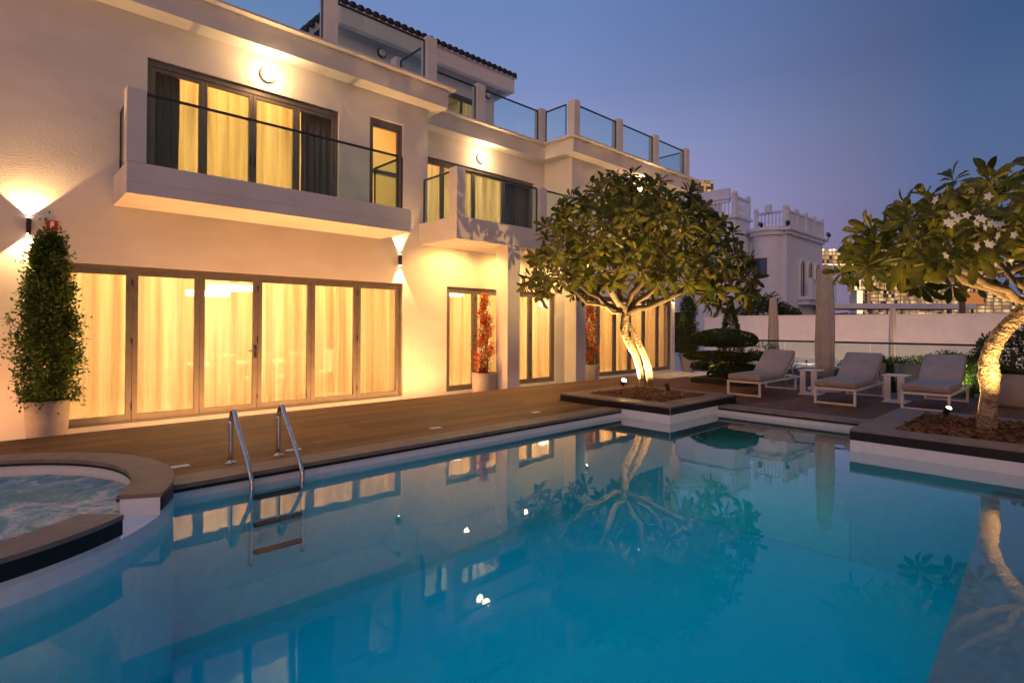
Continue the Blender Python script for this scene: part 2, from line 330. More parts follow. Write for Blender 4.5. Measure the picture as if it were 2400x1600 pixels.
# ---- coping along the pool edge: stone slabs with a dark edge
cp = tag(bpy.data.objects.new('pool_coping', None), kind='structure'); COL.objects.link(cp)
def coping_run(p, q, wdt, side, ln=.6, z=0, th=.035, parent=None, name='coping_slab', mat=None):
    p, q = Vector(p), Vector(q); d = (q-p); L = d.length; d.normalize(); n = Vector((-d.y, d.x))*side; k = max(1, round(L/ln)); s = L/k
    for i in range(k):
        a = p + d*(i*s+.0015); b = p + d*((i+1)*s-.0015)
        pts = [a, b, b+n*wdt, a+n*wdt]
        if side < 0: pts = pts[::-1]
        c = (a+b)/2; MB().prism([(v.x-c.x, v.y-c.y) for v in pts], -th, 0).build(name, mat or m_coping, parent, loc=(c.x, c.y, z))
coping_run((1.045, 4.925), (6.96, 4.925), .30, 1, z=.002, parent=cp)
coping_run((8.405, 1.89), (8.405, 4.10), .30, -1, z=.002, parent=cp)
MB().box(1.04, 6.965, 4.936, 4.956, -.062, -.034).build('black_edge_strip', m_black, cp)
MB().box(8.416, 8.436, 1.885, 4.105, -.062, -.034).build('black_edge_strip', m_black, cp)
# ---- deck: wood-look planks laid along the house
dk = tag(MB().prism([(-9, 5.23), (-1.9, 5.23), *[(SPX-1.4*math.cos(t), SPY+1.4*math.sin(t)) for t in np.linspace(.1, math.pi-.1, 20)], (.95, 5.23), (6.90, 5.23), (7.02, 5.0), (7.02, 4.16), (8.5, 4.16), (8.5, -6), (12.62, -6), (12.62, 6.87), (11.74, 6.87), (11.74, 8.02), (-9, 8.02)], -.36, -.034).build('deck', m_dark), kind='structure')
PW = .2
def plank(x0a, x0b, x1a, x1b, y0, y1):
    cx, cyy = (x0a+x1a)/2, (y0+y1)/2; gp = .0018
    MB().prism([(x0a-cx+gp, y0-cyy+gp), (x1a-cx-gp, y0-cyy+gp), (x1b-cx-gp, y1-cyy-gp), (x0b-cx+gp, y1-cyy-gp)], -.03, rnd.uniform(-.0012, .0006)).build('plank', m_plank, dk, loc=(cx, cyy, 0))
def circ_x(y, sgn):
    d = 1.40**2 - (y-SPY)**2
    return SPX + sgn*math.sqrt(d) if d > 0 else SPX
def row(y0, y1, xa, xb):
    x = xa - rnd.uniform(0, 1.3); 
    while x < xb:
        x2 = min(x + 1.5, xb); xs = max(x, xa)
        if xb - x2 < .3: x2 = xb
        if x2 - xs > .05: plank(xs, xs, x2, x2, y0, y1)
        x = x2
y = 5.23
while y < 8.0:
    y1 = min(y+PW, 8.02)
    xe = 11.74 if y >= 6.86 else 12.6
    if y - SPY < 1.40:     # rows cut by the spa ring
        a0, a1 = circ_x(y, 1), circ_x(y1, 1); st = max(a0, a1) + rnd.uniform(.5, 1.2)
        plank(a0, a1, st, st, y, y1); row(y, y1, st, xe if y > 6.2 else 6.955)
        if y <= 6.2: row(y, y1, 9.1, xe)
        b0, b1 = circ_x(y, -1), circ_x(y1, -1); plank(-4.2, -4.2, b0, b1, y, y1)
    else: row(y, y1, -4.2, xe)
    y = y1
y = 5.23
while y > -3:
    row(y-PW, y, 9.1 if (y > 4.1 or y < 1.9) else 8.71, 12.6); y -= PW
for i, (x, y) in enumerate(((1.217, 5.549), (2.208, 5.523), (3.955, 5.535), (5.745, 5.56))):
    tag(MB().box(-.07, .07, -.035, .035, -.01, .006).build('deck_plate', m_deckplate, bevel=.003, loc=(x, y, .001)), ['white plate in the deck beside the spa, nearest of its row', 'white plate in the deck behind the pool ladder', 'white plate in the deck mid-way along the pool', 'white plate in the deck farthest from the spa, near the tree planter'][i], 'deck plate', 'white plates set in the deck')
# ---- spa
spa = tag(bpy.data.objects.new('spa', None), kind='structure'); COL.objects.link(spa)
def ring(a0, a1, ri, ro, z0, z1, n, name, mat, gap=0):
    m = MB(); A = arc(a0+gap, a1-gap, ri, n); B = arc(a0+gap, a1-gap, ro, n)
    for i in range(n):
        p = [A[i], B[i], B[i+1], A[i+1]]
        m.quad(*[(q[0],q[1],z1) for q in p]); m.quad(*[(q[0],q[1],z0) for q in p[::-1]])
        m.quad((A[i+1][0],A[i+1][1],z0), (A[i][0],A[i][1],z0), (A[i][0],A[i][1],z1), (A[i+1][0],A[i+1][1],z1)); m.quad((B[i][0],B[i][1],z0), (B[i+1][0],B[i+1][1],z0), (B[i+1][0],B[i+1][1],z1), (B[i][0],B[i][1],z1))
    for i in (0, n):
        p = [(A[i][0],A[i][1],z0), (B[i][0],B[i][1],z0), (B[i][0],B[i][1],z1), (A[i][0],A[i][1],z1)]; m.quad(*(p if i == 0 else p[::-1]))
    return m.build(name, mat, spa)
GA, GB = -45.5, -29.5
segs = [(GB, 5), (5, 45), (45, 90), (90, 135), (135, 180), (-81, GA), (-120, -81), (-160, -120), (-180, -160)]
for a, b in segs: ring(a, b, SPRI, SPR, .092, .12, 10, 'spa_coping_slab', m_coping, .06)
ring(GB+.3, 180, SPRI+.02, SPR-.012, -.12, .091, 60, 'spa_wall', m_poolwhite); ring(-180, GA-.3, SPRI+.02, SPR-.012, -.12, .091, 40, 'spa_wall', m_poolwhite)
ring(GB+.2, 5, SPR-.011, SPR-.003, .001, .0915, 12, 'black_band', m_black); ring(-180, GA-.2, SPR-.011, SPR-.003, .001, .0915, 40, 'black_band', m_black)
ring(GB+.2, 180, SPRI-.001, SPRI+.008, .072, .0915, 60, 'black_band', m_black)
ring(GA-.4, GB+.4, SPRI, SPR-.006, -.10, -.022, 8, 'spillway', m_poolwhite)
ring(-180, 180, SPRI+.001, SPR-.008, PZ, -.1005, 96, 'spa_shell', m_poolwhite)
MB().lathe([(SPRI, -.75), (SPRI, -.7)], (SPX, SPY, 0), 48).build('spa_floor', m_poolfloor, spa)
# churning spa water: a real relief of small waves, foam where the jets break it
nf = NT('spa_water'); pb = nf.n('BsdfPrincipled', i_Roughness=.12); nf.l(pb.outputs[0], nf.out.inputs[0]); tcf = nf.n('TexCoord')
a1 = nf.n('TexNoise', i_Scale=2.6, i_Detail=8., i_Roughness=.68, i_Distortion=1.2); nf.l(tcf.outputs['Object'], a1.inputs[0])
rf = ramp(nf, [(.36, (.02, .22, .30)), (.50, (.06, .36, .44)), (.60, (.50, .62, .64)), (.72, (.92, .92, .90))]); nf.l(a1.outputs[0], rf.inputs[0]); nf.l(rf.outputs[0], pb.inputs['Base Color'])
a2 = nf.n('TexNoise', i_Scale=26., i_Detail=5., i_Distortion=.6); nf.l(tcf.outputs['Object'], a2.inputs[0]); b2 = nf.n('Bump', i_Strength=.7, i_Distance=.03); nf.l(a2.outputs[0], b2.inputs['Height']); nf.l(b2.outputs[0], pb.inputs['Normal'])
import mathutils.noise as mn
s = MB(); NR, NA = 60, 150
for i in range(NR+1):
    r = SPRI*1.003*i/NR
    for k in range(NA):
        t = 2*math.pi*k/NA; x, y = r*math.cos(t), r*math.sin(t); q = min(1, (SPRI-r)/.25)
        s.v.append((x, y, (.016*mn.noise(Vector((x*5, y*5, 0))) + .012*mn.noise(Vector((x*13, y*13, 3))) + .006*mn.noise(Vector((x*30, y*30, 8))))*(.35+.65*q)))
for i in range(NR):
    for k in range(NA):
        k2 = (k+1) % NA; s.f.append((i*NA+k, (i+1)*NA+k, (i+1)*NA+k2, i*NA+k2))
sw = s.build('spa_water', nf.m, smooth=True, loc=(SPX, SPY, -.012)); tag(sw, kind='structure')
# ---- pool ladder
ld = thing('pool_ladder', (1.8, 5.1, 0), 'polished steel pool ladder with two curved handrails at the pool edge', 'pool ladder')
for x in (-.214, .214):
    pts = [(x, .295, 0), (x, .295, .36)] + [(x, .295-.07*(1-math.cos(t)), .36+.125*math.sin(t)) for t in np.linspace(.25, 2.2, 9)] + [(x, .075, .33), (x, -.16, .09), (x, -.245, -.03), (x, -.27, -.12), (x, -.27, -.75)]
    pp = [Vector(p) for p in pts]; sm = []
    for i in range(len(pp)-1):
        for k in range(4):
            a, b, c, d = pp[max(i-1,0)], pp[i], pp[i+1], pp[min(i+2, len(pp)-1)]; t = k/4
            sm.append(.5*((2*b)+(c-a)*t+(2*a-5*b+4*c-d)*t*t+(3*b-a-3*c+d)*t**3))
    sm.append(pp[-1]); rl = MB().tube(sm, .0195, 14).build('handrail', m_steel, ld, True)
    MB().lathe([(.046, 0), (.046, .006), (.03, .012), (.022, .02)], (x, .295, 0), 20).build('flange', m_steel, rl, True)
for z in (-.19, -.42, -.65): MB().box(-.2, .2, -.31, -.235, z-.012, z+.012).build('tread', m_lampbody, ld, bevel=.005)
# ---- planters
chipm = [MB().box(-.5,.5,-.5,.5,-.5,.5).mesh('chip', m_mulch)]
def planter(name, x0, x1, y0, y1, label, faces, cw=.34, zt=.12):
    t = thing(name, ((x0+x1)/2, (y0+y1)/2, 0), label, 'planter'); cx, cyy = (x0+x1)/2, (y0+y1)/2
    X0, X1, Y0, Y1 = x0-cx, x1-cx, y0-cyy, y1-cyy
    core = MB()
    for bx in ((X0+.012, X0+cw-.02, Y0+.012, Y1-.012), (X1-cw+.02, X1-.012, Y0+.012, Y1-.012), (X0+cw-.02, X1-cw+.02, Y0+.012, Y0+cw-.02), (X0+cw-.02, X1-cw+.02, Y1-cw+.02, Y1-.012)): core.box(*bx, -.03, .094)
    core.build('core', m_dark, t)
    for (a, b, n) in (((X0, Y0), (X1, Y0), (0, -1)), ((X1, Y0), (X1, Y1), (1, 0)), ((X1, Y1), (X0, Y1), (0, 1)), ((X0, Y1), (X0, Y0), (-1, 0))):     # dark cladding tiles
        a, b = Vector(a), Vector(b); L = (b-a).length; k = max(1, round(L/.62)); d = (b-a)/k; nn = Vector(n)
        for i in range(k):
            p = a + d*i + d.normalized()*.0015; q = a + d*(i+1) - d.normalized()*.0015
            pts = [p-nn*.011, p-nn*.001, q-nn*.001, q-nn*.011]
            MB().prism([(v.x, v.y) for v in pts[::-1]], .0, .0935).build('cladding_tile', m_black, t)
    tt = thing_part = t
    for (p, q) in (((X0, Y0), (X0, Y1)), ((X1, Y1), (X1, Y0)), ((X0+cw, Y0), (X1-cw, Y0)), ((X1-cw, Y1), (X0+cw, Y1))):
        p, q = Vector(p), Vector(q); d = q-p; L = d.length; d.normalize(); n = Vector((d.y, -d.x)) if abs(d.y) > .5 else Vector((-d.y, d.x)); k = max(1, round(L/.65))
        for i in range(k):
            a = p+d*(L*i/k+.0015); b = p+d*(L*(i+1)/k-.0015); pts = [a, b, b+n*cw, a+n*cw]
            area = sum(pts[j].x*pts[(j+1)%4].y-pts[(j+1)%4].x*pts[j].y for j in range(4))
            if area < 0: pts = pts[::-1]
            c = (a+b)/2 + n*cw/2; MB().prism([(v.x-c.x, v.y-c.y) for v in pts], -.024, 0).build('coping_slab', m_coping, t, loc=(c.x, c.y, zt))
    MB().box(X0+cw-.01, X1-cw+.01, Y0+cw-.01, Y1-cw+.01, 0, .085).build('soil', m_soil, t)
    ch = MB(); ax, ay = (X1-X0)/2-cw, (Y1-Y0)/2-cw; n = int(1500*ax*ay*4/1.5); rr = random.Random(len(name))
    for i in range(min(n, 4200)):
        m = Matrix.Translation((rr.uniform(-ax, ax)*.98, rr.uniform(-ay, ay)*.98, .09+rr.random()*.035)) @ Euler((rr.uniform(-.6,.6), rr.uniform(-.6,.6), rr.random()*6.3)).to_matrix().to_4x4()
        l, b_, h = rr.uniform(.02, .055), rr.uniform(.010, .022), rr.uniform(.004, .010); ch.box(-l, l, -b_, b_, -h, h, m)
    # islands vary in tone
    tag(ch.build('bark_mulch', m_mulchi, t), kind='stuff')
    return t
m_mulchi = leafmat('bark_chips', (.05, .022, .011), (.22, .105, .048), 0, .8)
p1 = planter('tree_planter', 6.97, 9.08, 4.11, 6.18, 'square black-sided planter with bark mulch at the far pool corner', None)
MB().box(6.962-8.025, 6.972-8.025, 4.102-5.145, 4.112-5.145, .0, .094).build('corner_trim', m_steel, p1)
p2 = planter('tree_planter', 7.0, 9.35, -2.3, 1.88, 'long black-sided planter with bark mulch at the right edge', None)

# warm wall-washing light strip set flush in the paving in front of the house
ls = thing('paving_light_strip', (4.35, 9.33, -.361), 'warm linear light set in the paving before the wide folding door', 'light strip')
MB().box(-3.05, 3.05, -.025, .025, 0, .006).build('channel', m_lampbody, ls); MB().box(-3.04, 3.04, -.018, .018, .0062, .008).build('diffuser', emit('strip_glow', (1, .5, .17), 4), ls)
lamp('strip_light', 'AREA', (0, 0, .012), 235, (1, .42, .12), ls, (0, .12, 1.0), shape='RECTANGLE', size=6.0, size_y=.03)

ls = thing('paving_light_strip', (-1.75, 9.33, -.361), 'warm linear light set in the paving left of the potted ficus', 'light strip')
MB().box(-1.75, 1.75, -.025, .025, 0, .006).build('channel', m_lampbody, ls); MB().box(-1.74, 1.74, -.018, .018, .0062, .008).build('diffuser', emit('strip_glow', (1, .5, .17), 4), ls)
lamp('strip_light', 'AREA', (0, 0, .012), 70, (1, .38, .11), ls, (0, .35, 1.0), shape='RECTANGLE', size=3.4, size_y=.03)

# near side of the pool: stone coping and terrace the camera stands on
nt_ = tag(MB().box(-9, 6.99, -6, -.63, -.9, -.004).build('near_terrace', m_marble), kind='structure')
MB().box(-9, -5.05, -.62, 5.22, -.9, -.004).build('terrace_slab', m_marble, nt_)
coping_run((-5, -.30), (6.98, -.30), .32, -1, z=.002, parent=cp)
# ================================================================ THE VILLA
YA, YB = 10.17, 11.25      # front wall plane, and the recessed plane behind the right balcony
villa = thing('villa', (0, 0, 0), 'white two-storey villa with lit glass doors along the pool', 'house')
def wall(name, x0, x1, z0, z1, yf, th, holes, mat=None, parent=None):
    xs = sorted({x0, x1, *[h[i] for h in holes for i in (0, 1)]}); zs = sorted({z0, z1, *[h[i] for h in holes for i in (2, 3)]}); m = MB(); yb = yf+th
    hole = lambda x, z: any(h[0] < x < h[1] and h[2] < z < h[3] for h in holes)
    inside = lambda i, j: 0 <= i < len(xs)-1 and 0 <= j < len(zs)-1 and not hole((xs[i]+xs[i+1])/2, (zs[j]+zs[j+1])/2)
    for i in range(len(xs)-1):
        for j in range(len(zs)-1):
            if not inside(i, j): continue
            a, b, c, d = xs[i], xs[i+1], zs[j], zs[j+1]
            m.quad((a,yf,c), (b,yf,c), (b,yf,d), (a,yf,d)); m.quad((b,yb,c), (a,yb,c), (a,yb,d), (b,yb,d))
            if not inside(i-1, j): m.quad((a,yb,c), (a,yf,c), (a,yf,d), (a,yb,d))
            if not inside(i+1, j): m.quad((b,yf,c), (b,yb,c), (b,yb,d), (b,yf,d))
            if not inside(i, j-1): m.quad((a,yb,c), (b,yb,c), (b,yf,c), (a,yf,c))
            if not inside(i, j+1): m.quad((a,yf,d), (b,yf,d), (b,yb,d), (a,yb,d))
    return m.build(name, mat or m_plaster, parent or villa)
D1, D2, D3 = (.66, 6.40, -.27, 2.145), (7.56, 11.275, -.27, 2.145), (12.60, 17.33, -.27, 2.145)
W1, W1b, W2 = (1.735, 4.918, 3.25, 5.435), (5.585, 6.38, 3.30, 5.54), (7.45, 11.50, 3.22, 5.41)
wall('wall', -9, 7.01, -.6, 6.05, YA, .26, [D1, W1, W1b])
wall('wall', 7.012, 17.54, -.6, 3.03, YA, .26, [D2, D3])
wall('wall', 11.94, 17.90, 3.032, 6.05, YA+.0015, .26, [(13.6, 16.9, 3.3, 5.43)])
wall('wall', 6.76, 12.2, 3.2, 6.05, YB, .22, [W2])
MB().box(6.76, 7.009, YA+.262, YB-.002, 3.03, 6.05).build('return_wall', m_plaster, villa)
MB().box(11.941, 12.19, YA+.264, YB-.002, 3.03, 6.05).build('return_wall', m_plaster, villa)
MB().box(17.28, 17.538, YA+.262, 16, -.6, 3.03).build('return_wall', m_plaster, villa)
MB().box(17.64, 17.898, YA+.264, 16, 3.032, 6.05).build('return_wall', m_plaster, villa)
# cornices: soffit, fascia and a thin projecting lip
def cornice(x0, x1, yf, yb, lipx0, lipx1):
    MB().box(x0, x1, yf, yb, 6.05, 6.44).build('cornice', m_plaster, villa, bevel=.006)
    MB().box(lipx0, lipx1, yf-.14, yb, 6.441, 6.49).build('cornice_lip', m_plaster, villa, bevel=.008)
cornice(-9, 7.304, 9.81, 10.75, -9, 7.44)
cornice(7.306, 11.572, 10.89, 11.9, 7.45, 11.43)
cornice(11.574, 18.355, 9.81, 11.9, 11.434, 18.49)
MB().box(-9, 18.2, 11.901, 20, 6.2, 6.43).build('roof_slab', m_plaster, villa)
MB().box(-9, 7.30, 10.751, 11.90, 6.2, 6.43).build('roof_slab', m_plaster, villa)
MB().box(-9, 17.5, YA+.003, YA+.05, -.60, -.285).build('sill', m_marble, villa)
# ---- rooms behind the openings
def room(x0, x1, y0, y1, z0, z1, floor=True):
    m = MB(); m.quad((x0,y1,z0), (x1,y1,z0), (x1,y1,z1), (x0,y1,z1)); m.quad((x0,y0,z0), (x0,y1,z0), (x0,y1,z1), (x0,y0,z1)); m.quad((x1,y1,z0), (x1,y0,z0), (x1,y0,z1), (x1,y1,z1)); m.quad((x0,y0,z1), (x1,y0,z1), (x1,y1,z1), (x0,y1,z1))
    r = m.build('room', m_room, villa); MB().quad((x0,y0,z0), (x1,y0,z0), (x1,y1,z0), (x0,y1,z0)).build('room_floor', m_roomfloor, r)
    return r
R_E = dict(g1=315, g2=245, g3=210, u1=215, u2=120, u3=60, p=45)
def roomlight(x0, x1, y, z, e, par=None, c=WARM):
    lamp('room_light', 'AREA', ((x0+x1)/2, y, z), e, c, villa, ((x0+x1)/2, y, z-1), shape='RECTANGLE', size=(x1-x0)*.7, size_y=1.6)
room(.1, 6.95, YA+.262, 14.5, -.28, 2.75); roomlight(.1, 6.95, 11.35, 2.70, R_E['g1'])
room(7.05, 12.0, YA+.262, 14.5, -.28, 2.75); roomlight(7.05, 12.0, 11.35, 2.70, R_E['g2'])
room(12.1, 17.27, YA+.262, 14.5, -.28, 2.75); roomlight(12.1, 17.27, 11.35, 2.70, R_E['g3'])
room(1.1, 6.75, YA+.262, 13.6, 3.23, 5.95); roomlight(1.1, 6.75, 11.6, 5.90, R_E['u1'], c=(1, .52, .15))
room(7.05, 11.9, YB+.222, 14.2, 3.2, 5.95); roomlight(7.05, 11.9, 12.8, 5.90, R_E['u2'], c=(1, .60, .25))
room(12.3, 17.6, YA+.27, 13.6, 3.23, 5.95)
# ---- glazing: outer frame, leaves with stiles, panes
def frame_ring(x0, x1, z0, z1, y0, y1, wd, wt=None, wb=None):
    wt = wt or wd; wb = wb or wd; m = MB()
    m.box(x0, x0+wd, y0, y1, z0, z1); m.box(x1-wd, x1, y0, y1, z0, z1); m.box(x0+wd, x1-wd, y0, y1, z0, z0+wb); m.box(x0+wd, x1-wd, y0, y1, z1-wt, z1); return m
def glazing(name, h, yf, cuts, stile=.075, handle=None, outer=.05, top=.06, hinge=True):
    x0, x1, z0, z1 = h; par = thing_part(name)
    frame_ring(x0+.002, x1-.002, z0+.002, z1-.002, yf+.05, yf+.16, outer, top, .03).build('outer_frame', m_frame, par, bevel=.004)
    xs = [x0+outer+.004] + list(cuts) + [x1-outer-.004]
    for i in range(len(xs)-1):
        a, b = xs[i]+.003, xs[i+1]-.003; zb, zt = z0+.034, z1-top-.004
        frame_ring(a, b, zb, zt, yf+.062, yf+.118, stile, stile*1.05, stile*1.25).build('door_leaf' if 'door' in name else 'sash', m_frame, par, bevel=.004)
        MB().box(a+stile-.005, b-stile+.005, yf+.086, yf+.094, zb+stile*1.25-.005, zt-stile*1.05+.005).build('glass_pane', m_glass, par)
        if hinge and i % 2 == 1 and 'door' in name:
            hg = MB()
            for z in (z0+.25, (z0+z1)/2+.05, z1-.25): hg.tube([(xs[i], yf+.052, z-.05), (xs[i], yf+.052, z+.05)], .011, 8)
            hg.build('hinge', m_lampbody, par)
    if handle:
        hm = MB().box(handle-.016, handle+.016, yf+.046, yf+.062, .66, .88); hm.tube([(handle, yf+.06, .80), (handle, yf+.012, .80), (handle-.13, yf+.012, .795)], .010, 8); hm.build('door_handle', m_lampbody, par)
    return par
def thing_part(name):
    o = bpy.data.objects.new(name, None); COL.objects.link(o); o.parent = villa; return o
glazing('folding_door', D1, YA, (1.573, 2.512, 3.436, 4.415, 5.366), handle=3.40)
glazing('folding_door', D2, YA, (8.446, 9.40, 10.344))
glazing('folding_door', D3, YA, (13.25, 14.083, 14.886, 15.692, 16.524))
sw1 = glazing('sliding_window', W1, YA, (2.538, 3.33, 4.103), stile=.062, outer=.045, top=.10)
for x in (3.295, 3.365): MB().box(x-.008, x+.008, YA+.05, YA+.064, 4.05, 4.26).build('pull_handle', m_lampbody, sw1)
gz = glazing('narrow_window', W1b, YA, (), stile=.055, outer=.05, top=.11, hinge=False)
MB().box(W1b[0]+.05, W1b[1]-.05, YA+.06, YA+.12, 4.40, 4.49).build('transom', m_frame, gz)
glazing('sliding_window', W2, YB, (8.25, 9.27, 10.33), stile=.055, outer=.045, top=.09)
glazing('sliding_window', (13.6, 16.9, 3.3, 5.43), YA+.0015, (14.7, 15.8), stile=.055, outer=.045, top=.09)
# ---- curtains: pleated cloth, each panel a thing
def curtain(name, x0, x1, y, z0, z1, mat, label, pleat=.16, amp=.035, seed=0):
    rr = random.Random(seed); n = max(8, int((x1-x0)/pleat*10)); ph = 0; m = MB(); cols = []
    for i in range(n+1):
        x = x0+(x1-x0)*i/n; ph += rr.uniform(.75, 1.25)*(2*math.pi/10)
        cols.append((x, math.sin(ph)*amp*rr.uniform(.85, 1.1)))
    NZ = 4
    for j in range(NZ+1):
        z = z0+(z1-z0)*j/NZ; k = 1-.45*j/NZ
        for i, (x, d) in enumerate(cols): m.v.append((x-x0+.012*math.sin(i*.37+j), d*k + .006*math.sin(i*.21+2*j), z-z0))
    for j in range(NZ):
        for i in range(n): m.f.append((j*(n+1)+i, j*(n+1)+i+1, (j+1)*(n+1)+i+1, (j+1)*(n+1)+i))
    return tag(m.build(name, mat, None, True, loc=(x0, y, z0)), label, 'curtain', 'curtains in the villa')
YC = YA+.36
curtain('sheer_curtain', .55, 6.45, YC, -.27, 2.45, m_sheer, 'pale sheer curtain drawn across the six-leaf folding door', .30, .08, 1)
curtain('sheer_curtain', 7.45, 11.4, YC, -.27, 2.45, m_sheer, 'pale sheer curtain behind the folding door beside the square columns', .30, .08, 2)
curtain('sheer_curtain', 12.5, 17.2, YC, -.27, 2.45, m_sheer, 'pale sheer curtain behind the farthest folding door', .30, .08, 3)
curtain('sheer_curtain', 2.2, 4.6, YC, 3.24, 5.6, m_sheer, 'yellow-lit sheer curtain in the wide upstairs window', .28, .07, 4)
curtain('grey_drape', 1.6, 2.22, YC-.09, 3.24, 5.6, m_drape, 'dark grey drape gathered at the left of the wide upstairs window', .13, .045, 5)
curtain('grey_drape', 4.28, 5.05, YC-.09, 3.24, 5.6, m_drape, 'dark grey drape gathered at the right of the wide upstairs window', .13, .045, 6)
curtain('sheer_curtain', 7.3, 10.95, YB+.32, 3.22, 5.6, m_sheer, 'sheer curtain in the upstairs window behind the corner balcony', .27, .07, 7)
curtain('grey_drape', 10.55, 11.6, YB+.27, 3.22, 5.6, m_drape, 'dark grey drape at the right end of the corner balcony window', .13, .045, 8)
curtain('blind', 5.5, 6.45, YC-.1, 3.3, 5.65, cloth('blind_cloth', (.85, .72, .52), .6, .02), 'plain cream blind in the narrow upstairs window', .6, .003, 9)
curtain('grey_drape', 13.5, 17.0, YC-.05, 3.24, 5.6, m_drape, 'grey drapes closed in the dark upstairs window behind the tree', .14, .04, 10)
# chandeliers: rings of light hanging in the rooms
def chandelier(x, y, z, rings, label):
    t = thing('chandelier', (x, y, z), label, 'chandelier', 'chandeliers in the ground floor rooms')
    for (dx, dz, r) in rings:
        m = MB(); n = 36; m.lathe([(r, -.05), (r+.03, -.05), (r+.03, .05), (r, .05)], (dx, 0, dz), n); o = m.build('ring', e_chand, t)
        MB().tube([(dx+r, 0, dz+.05), (0, 0, 2.72-z)], .004, 5).build('cord', m_lampbody, t); MB().tube([(dx-r, 0, dz+.05), (0, 0, 2.72-z)], .004, 5).build('cord', m_lampbody, t)
chandelier(3.38, 12.2, 1.90, ((-.24, -.03, .36), (.20, .10, .42)), 'glowing ring chandelier seen through the six-leaf folding door')
chandelier(9.35, 12.4, 2.13, ((0, 0, .34),), 'glowing ring chandelier behind the door left of the first column')
chandelier(11.72, 11.05, 1.88, ((0, 0, .11),), 'small glowing ring lamp behind the right leaf of the door beside the columns')
# simple dining table and chairs, seen dimly through the voile
dt = thing('dining_table', (3.9, 12.3, -.28), 'long pale dining table behind the sheer curtain', 'table')
MB().box(-1.1, 1.1, -.45, .45, .70, .75).build('table_top', m_white, dt, bevel=.01)
for x in (-.95, .95):
    for y in (-.36, .36): MB().box(x-.035, x+.035, y-.035, y+.035, 0, .70).build('leg', m_white, dt)
for i, (x, y, rz) in enumerate(((3.2, 11.62, 0), (3.9, 11.62, 0), (4.6, 11.62, 0), (5.5, 12.3, math.pi/2))):
    c = thing('dining_chair', (x, y, -.28), ['pale dining chair at the table, nearest the left', 'pale dining chair at the middle of the table', 'pale dining chair at the table, nearest the right', 'pale dining chair at the head of the table'][i], 'chair', 'chairs round the dining table', rz)
    MB().box(-.23, .23, -.22, .24, .40, .47).build('seat', m_white, c, bevel=.02); MB().box(-.23, .23, -.26, -.20, .47, .95).build('backrest', m_white, c, bevel=.02)
    for a in (-.19, .19):
        for b in (-.19, .19): MB().box(a-.018, a+.018, b-.018, b+.018, 0, .40).build('leg', m_white, c)
# ---- balconies: solid low parapet, corner posts, glass with a dark rail
def glassrun(par, p, q, z0, z1, rail=True, ends=(1, 1)):
    p, q = Vector((*p, 0)), Vector((*q, 0)); d = q-p; L = d.length; d.normalize(); m = Matrix.Translation(p) @ Matrix.Rotation(math.atan2(d.y, d.x), 4, 'Z')
    MB().box(.01, L-.01, -.006, .006, z0, z1, m).build('glass_panel', m_railglass, par)
    if rail: MB().box(0, L, -.018, .018, z1-.004, z1+.032, m).build('top_rail', m_rail, par, bevel=.004)
    for k, s in zip(ends, (0, L)):
        if k: MB().box(s-.014 if s else 0, s+.0 if s else .014, -.016, .016, z0, z1-.006, m).build('edge_channel', m_rail, par)
b1 = thing_part('balcony')
MB().box(1.31, 5.85, 9.02, YA-.001, 3.04, 3.20).build('balcony_slab', m_plaster, b1)
MB().box(1.31, 5.85, 9.02, 9.20, 3.201, 3.475).build('parapet', m_plaster, b1, bevel=.006)
MB().box(1.312, 1.50, 9.201, YA-.001, 3.201, 3.475).build('parapet', m_plaster, b1); MB().box(5.66, 5.848, 9.201, YA-.001, 3.201, 3.475).build('parapet', m_plaster, b1)
MB().box(1.305, 1.535, 9.015, 9.245, 3.476, 4.50).build('corner_post', m_plaster, b1, bevel=.005)
glassrun(b1, (1.54, 9.10), (5.60, 9.10), 3.476, 4.455); glassrun(b1, (1.40, 9.25), (1.40, YA-.003), 3.476, 4.455); glassrun(b1, (5.70, 9.12), (5.70, YA-.003), 3.476, 4.455)
b2 = thing_part('balcony')
MB().box(6.80, 11.20, 8.83, YA-.001, 3.015, 3.20).build('balcony_slab', m_plaster, b2); MB().box(7.011, 11.20, YA+.001, YB, 3.031, 3.198).build('balcony_slab', m_plaster, b2)
MB().box(6.80, 11.20, 8.83, 9.03, 3.201, 3.475).build('parapet', m_plaster, b2, bevel=.006)
MB().box(6.80, 6.99, 9.031, YA-.001, 3.201, 3.475).build('parapet', m_plaster, b2); MB().box(11.01, 11.199, 9.031, YA-.001, 3.201, 3.475).build('parapet', m_plaster, b2)
for x in (6.795, 9.24, 10.985): MB().box(x, x+.22, 8.825, 9.09, 3.476, 4.48).build('corner_post', m_plaster, b2, bevel=.005)
glassrun(b2, (7.06, 8.92), (9.21, 8.92), 3.476, 4.435); glassrun(b2, (9.47, 8.92), (10.97, 8.92), 3.476, 4.435); glassrun(b2, (6.915, 9.10), (6.915, YA-.003), 3.476, 4.435)
for x in (8.22, 10.55): MB().box(x, x+.375, 8.832, 9.215, -.40, 3.014).build('column', m_plaster, villa, bevel=.006)
